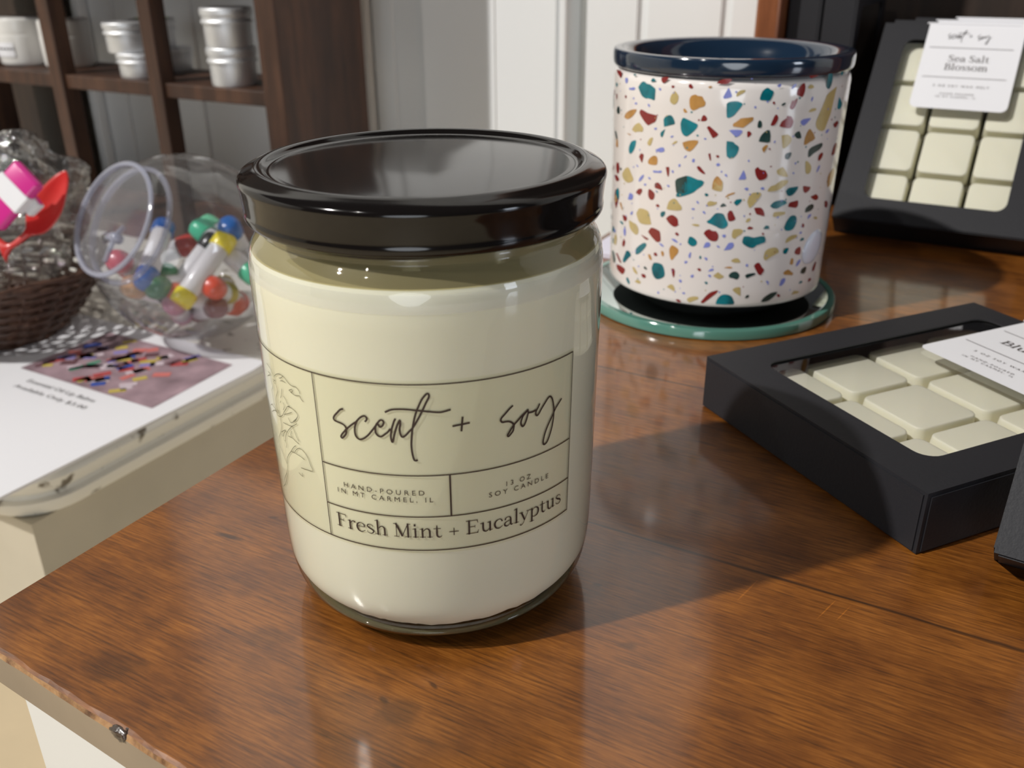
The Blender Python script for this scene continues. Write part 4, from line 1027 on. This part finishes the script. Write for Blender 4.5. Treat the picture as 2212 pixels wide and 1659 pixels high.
TB = [((-.4744,.4370,-.0371),(-.4788,.3998,-.0661),'yellow','slanted lip balm tube with yellow caps at both ends'),
 ((-.5103,.3870,-.0453),(-.5314,.425,-.0237),'blue','lip balm tube with blue ends near the bowl mouth'),
 ((-.5059,.3996,-.0502),(-.515,.44,-.060),'green','lip balm tube pointing its dark green cap at the viewer, beside the blue one'),
 ((-.5235,.4296,-.0467),(-.545,.43,-.0467),'green2','lip balm tube with a bright green cap lying sideways in the middle'),
 ((-.5060,.4193,-.0553),(-.500,.45,-.070),'orange','lip balm tube with an orange cap behind the dark green cap'),
 ((-.5432,.4611,-.0385),(-.560,.450,-.045),'red','lip balm tube with a red cap lying highest at the back left'),
 ((-.4900,.4640,-.0170),(-.500,.486,-.050),'blue2','lip balm tube with a round blue cap above the yellow one'),
 ((-.5071,.4607,-.0298),(-.515,.44,-.050),'black','lip balm tube with a black cap near the top of the heap'),
 ((-.5305,.4849,-.0311),(-.53,.46,-.055),'pink','lip balm tube with a pink cap, topmost of the heap'),
 ((-.4934,.4692,-.0303),(-.47,.47,-.045),'teal','lip balm tube with a mint green cap next to the candle lid'),
 ((-.5016,.4893,-.0294),(-.48,.49,-.04),'teal2','lip balm tube with a pale green cap behind the mint one'),
 ((-.4800,.4393,-.0608),(-.49,.46,-.075),'red2','lip balm tube with an orange-red cap right of the yellow tube'),
 ((-.4850,.4386,-.0728),(-.51,.45,-.083),'maroon','lip balm tube with a dark red cap at the bottom of the bowl'),
 ((-.5014,.4113,-.0658),(-.52,.43,-.080),'mauve','lip balm tube with a dusty pink cap at the bottom front'),
 ((-.5382,.4038,-.0323),(-.55,.43,-.05),'rose','lip balm tube with a rose cap just behind the bowl rim'),
 ((-.4930,.4560,-.0640),(-.515,.475,-.070),'olive','lip balm tube with an olive yellow cap low in the heap'),
 ((-.5290,.4030,-.0500),(-.535,.43,-.065),'tan','lip balm tube with a tan cap under the bowl rim')]
def fit_in(a, b, lim=.0560):
    a, b = Vector(a), Vector(b); d = (a-b).normalized(); c = a-d*.026
    for _ in range(60):
        for e in (c+d*.030, c-d*.027):
            v = e-BC
            if v.length > lim: c = c-v.normalized()*(v.length-lim)
    return c+d*.026, c+d*.026-d
for a, b, c, l in TB: balm(*fit_in(a, b), c, l)

# ------------------------------------------------------------------ wicker basket, cellophane bag and contents
BK = thing('wicker_basket', 'dark brown openwork wicker basket on the paper sign at the left edge', 'basket', (-.690,.392,-.105))
bm = bmesh.new(); rb = random.Random(5)
NR = 14
def bk(a, h): r = .056+.038*(h**.8); return Vector((r*cos(a)*1.05, r*sin(a)*.95, (.002+h*.050)))
for k in range(NR):
    h = k/(NR-1); ph = k*pi
    for s in range(1 if k not in (0, NR-1) else 3):
        pts = []
        for i in range(72):
            a = 2*pi*i/72; p = bk(a, h); d = Vector((cos(a), sin(a), 0)); pts.append(p+d*.0022*sin(12*a+ph+s*2.1)+Vector((0,0,.0025*noise.noise((cos(a)*2, sin(a)*2, k+s*9))))+Vector((0,0,(s-1)*.002 if k in (0,NR-1) else 0)))
        tube(bm, pts, .0023 if k in (0,NR-1) else .0019, 6, closed=True)
obj('weave', bm, M_wicker, BK, smooth=True)
bm = bmesh.new()
for i in range(34):
    a = 2*pi*i/34; tube(bm, [bk(a+.10*h_, h_) for h_ in (0,.25,.5,.75,1.0)], .0016, 6)
obj('stakes', bm, M_wicker, BK, smooth=True)
bm = bmesh.new(); lathe(bm, [(.0008,.001),(.0008,.056),(.0026,.056),(.0026,.001)], 48, cap0=True, cap1=True)
obj('bottom', bm, M_wicker, BK)

def cam_pt(x, y, d):  # camera-ray helper used only to lay out measured points (metres)
    return None
# bag: crumpled pillow of clear film
bm = bmesh.new(); bmesh.ops.create_icosphere(bm, subdivisions=5, radius=1)
for v in bm.verts:
    p = v.co.copy(); n1 = noise.noise(p*2.3+Vector((3,1,7)))*.30; n2 = (1-abs(noise.noise(p*6.5)))*.13; n3 = (1-abs(noise.noise(p*13+Vector((5,0,0)))))*.09
    s = 1+n1+n2+n3-.15
    e = 1+.25*max(0, p.x)*max(0, p.z)
    v.co = Vector((p.x*.062*s*e, p.y*.038*s, p.z*.054*s*e))
CB = obj('cellophane_bag', bm, M_cello, loc=(-.672,.408,-.012), rot=(0,radians(12),radians(25)), smooth=True)
tag(CB, 'crinkled clear cellophane bag of small goods sitting in the wicker basket', 'bag')
# red spoon
SP = Vector((-.578,.372,-.008))
P = [Vector(p) for p in ((-.5635,.3966,.0290),(-.5680,.3870,.0150),(-.5731,.3765,.0000),(-.5783,.3693,-.0086),(-.5849,.3619,-.0156),(-.592,.3570,-.0190))]
cam0 = Vector((0,0,.1631)); P = [cam0+(p-cam0)*1.035 for p in P]
bm = bmesh.new()
side = Vector((.8734,.4869,-.006)); nrm = Vector((.42,-.80,.42)).normalized()
wd = smooth_prof([(0,.0006),(.10,.0060),(.28,.0110),(.46,.0092),(.60,.0030),(.72,.0022),(.86,.0024),(.93,.0065),(1.0,.0100)], 4)
path = smooth_prof([tuple(p) for p in P], 8); ringp = []
for i, p in enumerate(path):
    t_ = i/(len(path)-1); w_ = next(b[1]+(c_[1]-b[1])*((t_-b[0])/max(1e-6, c_[0]-b[0])) for b, c_ in zip(wd, wd[1:]) if b[0]-1e-6 <= t_ <= c_[0]+1e-6)
    d = (Vector(path[min(i+1,len(path)-1)])-Vector(path[max(i-1,0)])).normalized(); sd = d.cross(nrm).normalized()
    c0 = Vector(p); ringp.append([bm.verts.new(c0+sd*w_*cos(2*pi*k/12)+nrm*(.0016+w_*.10)*sin(2*pi*k/12)-nrm*w_*.45*(1-cos(2*pi*k/12)**2)*(1 if t_ < .6 else 0)) for k in range(12)])
for A_, B_ in zip(ringp, ringp[1:]):
    for k in range(12): bm.faces.new((A_[k], A_[(k+1)%12], B_[(k+1)%12], B_[k]))
bm.faces.new(ringp[0]); bm.faces.new(ringp[-1][::-1])
bmesh.ops.recalc_face_normals(bm, faces=bm.faces)
tag(obj('scoop', bm, M_c['spoon'], smooth=True), 'red plastic scoop lying against the cellophane bag in the basket', 'scoop')
# pink packets with white bands
def packet(a, b, w, th, lab, band):
    a, b = cam0+(Vector(a)-cam0)*1.03, cam0+(Vector(b)-cam0)*1.03
    d = (b-a); L_ = d.length; d.normalize(); sd = d.cross(nrm).normalized(); up = sd.cross(d).normalized()
    t = thing('lip_balm_packet', lab, 'packet'); M = Matrix((( sd.x,d.x,up.x,a.x),(sd.y,d.y,up.y,a.y),(sd.z,d.z,up.z,a.z),(0,0,0,1))); t.matrix_world = M
    obj('pouch', box_bm(-w/2, w/2, 0, L_, -th/2, th/2, th*.4, 3), M_c['magenta'], t, smooth=True, angle=50)
    obj('band', box_bm(-w/2-.0006, w/2+.0006, L_*band[0], L_*band[1], -th/2-.0006, th/2+.0006, .001), M_paper, t)['label'] = 'white paper band'
packet((-.588,.351,.004), (-.5655,.3725,.0325), .025, .008, 'magenta packet with a white band at the left edge of view', (.40,.72))
packet((-.574,.3680,.0075), (-.5655,.3735,.0155), .011, .005, 'small white banded packet beside the red scoop', (.06,.94))

# ------------------------------------------------------------------ brown wooden shelf with tins and jars
SV = .62
SH = thing('cubby_shelf', 'brown wooden cubby shelf standing on the white side table at the back', 'shelf', (-.58,SV,-.107))
def shp(name, u0, u1, v0, v1, z0, z1, m=M_shelfwood, bev=.0012): return obj(name, box_bm(u0+.58, u1+.58, v0-SV, v1-SV, z0+.107, z1+.107, bev), m, SH)
shp('side_panel', -.592, -.5696, SV, SV+.116, -.107, .36)
shp('side_panel', -1.135, -1.115, SV, SV+.116, -.107, .36)
shp('shelf_board', -1.115, -.592, SV+.003, SV+.097, .0375, .0507)
shp('shelf_board', -1.115, -.592, SV+.003, SV+.110, .136, .150)  # this and the boards above are unseen, added to block light on the door
shp('top_board', -1.115, -.592, SV+.003, SV+.110, .347, .360)
shp('shelf_board', -1.115, -.592, SV+.003, SV+.110, .240, .253)  # unseen, stops light slipping in over the board below
shp('bottom_board', -1.115, -.592, SV+.002, SV+.110, -.107, -.094)
shp('divider', -.8735, -.8556, SV-.001, SV+.017, -.107, .35)
shp('divider', -.7324, -.7161, SV-.001, SV+.017, -.107, .35)
shp('divider', -1.015, -.999, SV-.001, SV+.017, -.107, .35)
bm = box_bm(-1.62, -1.0495, .768, .785, -.75, 1.2, .003); tag(obj('dark_cabinet', bm, M_darkwood), 'dark brown cabinet side behind the left end of the cubby shelf', 'cabinet')

def tin(x, y, z, r, h, lab, lid=M_alu):
    t = thing('screw_tin', lab, 'tin', (x,y,z), group='round aluminium tins on the cubby shelf')
    bm = bmesh.new(); lathe(bm, [(0,r*.80),(0,r*.88),(.0015,r*.91),(h*.62,r*.92)], 48, cap0=True, cap1=True); obj('tin_body', bm, M_alu, t, smooth=True, angle=40)
    bm = bmesh.new(); lathe(bm, smooth_prof([(h*.60,r*.93),(h*.61,r*1.0),(h*.66,r*1.0),(h*.70,r*.955),(h*.78,r*.955),(h*.82,r*1.0),(h*.92,r*1.0),(h*.97,r*.99),(h,r*.95)], 3)+[(h,r*.9),(h*.98,r*.88),(h*.98,r*.1)], 48, cap0=True, cap1=True); obj('tin_lid', bm, lid, t, smooth=True, angle=40)
    return t
tin(-0.6479, 0.6440, 0.0509, 0.0221, 0.0329, 'lower aluminium tin of the right-hand stack beside the shelf side')
tin(-0.6471, 0.6425, 0.0840, 0.0225, 0.0325, 'upper aluminium tin of the right-hand stack beside the shelf side')
tin(-0.7719, 0.6479, 0.0509, 0.0225, 0.0225, 'lower aluminium tin of the front stack behind the right divider')
tin(-0.7820, 0.6463, 0.0735, 0.0225, 0.0271, 'upper aluminium tin of the front stack behind the right divider')
t = tin(-0.7843, 0.6952, 0.0509, 0.0225, 0.0225, 'lower tin of the rear stack showing right of the divider')
t = tin(-0.8029, 0.6952, 0.0735, 0.0225, 0.0263, 'upper tin of the rear stack with a green sticker on its lid')
bm = bmesh.new(); lathe(bm, [(.0266,.001),(.0266,.017),(.0269,.017),(.0269,.001)], 32, cap0=True, cap1=True); obj('round_sticker', bm, M_c['lime'], t)
def cjar(x, y, r, h, lab, banded=True):
    t = thing('white_jar', lab, 'jar', (x,y,.0509), group='white plastic jars on the cubby shelf')
    bm = bmesh.new(); lathe(bm, smooth_prof([(0,r*.86),(.002,r*.95),(.006,r*.98),(h*.6,r),(h*.66,r*.99)], 3), 48, cap0=True, cap1=True); obj('jar_body', bm, M_jarwhite, t, smooth=True, angle=40)
    bm = bmesh.new(); lathe(bm, smooth_prof([(h*.67,r*.96),(h*.68,r*.99),(h*.93,r*.99),(h*.98,r*.96),(h,r*.88)], 3), 48, cap0=True, cap1=True); obj('jar_lid', bm, M_jarwhite, t, smooth=True, angle=40)
    if banded:
        bm = bmesh.new(); n_ = 24; a0, a1 = -2.3, -1.0
        for i in range(n_):
            aa, ab = a0+(a1-a0)*i/n_, a0+(a1-a0)*(i+1)/n_; bm.faces.new([bm.verts.new(((r+.0004)*cos(w), (r+.0004)*sin(w), zz)) for w, zz in ((aa,.010),(ab,.010),(ab,h*.5),(aa,h*.5))])
            if i % 3 != 1: bm.faces.new([bm.verts.new(((r+.0008)*cos(w), (r+.0008)*sin(w), zz)) for w, zz in ((aa,.017),(ab,.017),(ab,.019),(aa,.019))]).material_index = 1
        obj('jar_label', bm, [M_paper, M_grey_ink], t)
cjar(-.971, .665, .0256, .048, 'white plastic jar with a small label at the far left of the shelf')
cjar(-.9088, .672, .0256, .0473, 'white plastic jar without a label behind the left divider', False)

# ------------------------------------------------------------------ light
def area(name, loc, target, size, power, col, size_y=None, spread=None):
    l = bpy.data.lights.new(name, 'AREA'); l.energy = power; l.color = col; l.size = size
    if size_y: l.shape = 'RECTANGLE'; l.size_y = size_y
    else: l.shape = 'DISK'
    o = bpy.data.objects.new(name, l); COL.objects.link(o); o.location = loc
    o.rotation_euler = (Vector(target)-Vector(loc)).to_track_quat('-Z', 'Y').to_euler()
    return o
for a in LIGHTS: area(*a)
w = bpy.data.worlds.new('room_air'); SC.world = w; w.use_nodes = True
bg = w.node_tree.nodes['Background']; bg.inputs['Color'].default_value = WORLD[0]; bg.inputs['Strength'].default_value = WORLD[1]

# ------------------------------------------------------------------ camera
cd = bpy.data.cameras.new('camera'); cam = bpy.data.objects.new('camera', cd); COL.objects.link(cam)
fw = Vector((-0.4424,0.7884,-0.4274)).normalized(); rt = Vector((0.8734,0.4869,-0.0059)); up = rt.cross(fw).normalized(); rt = fw.cross(up).normalized()
cam.matrix_world = Matrix(((rt.x,up.x,-fw.x,0),(rt.y,up.y,-fw.y,0),(rt.z,up.z,-fw.z,.1631),(0,0,0,1)))
cd.sensor_width = 36; cd.lens = 2000/2212*36; cd.clip_start = .01; cd.clip_end = 30
cd.dof.use_dof = True; cd.dof.focus_distance = .247; cd.dof.aperture_fstop = cd.lens/1.6
SC.camera = cam
SC.view_settings.view_transform = 'Standard'; SC.view_settings.look = 'None'; SC.view_settings.gamma = 1; SC.view_settings.use_curve_mapping = False
SC.view_settings.exposure = EXPO
SC.cycles.max_bounces = 14; SC.cycles.transparent_max_bounces = 24
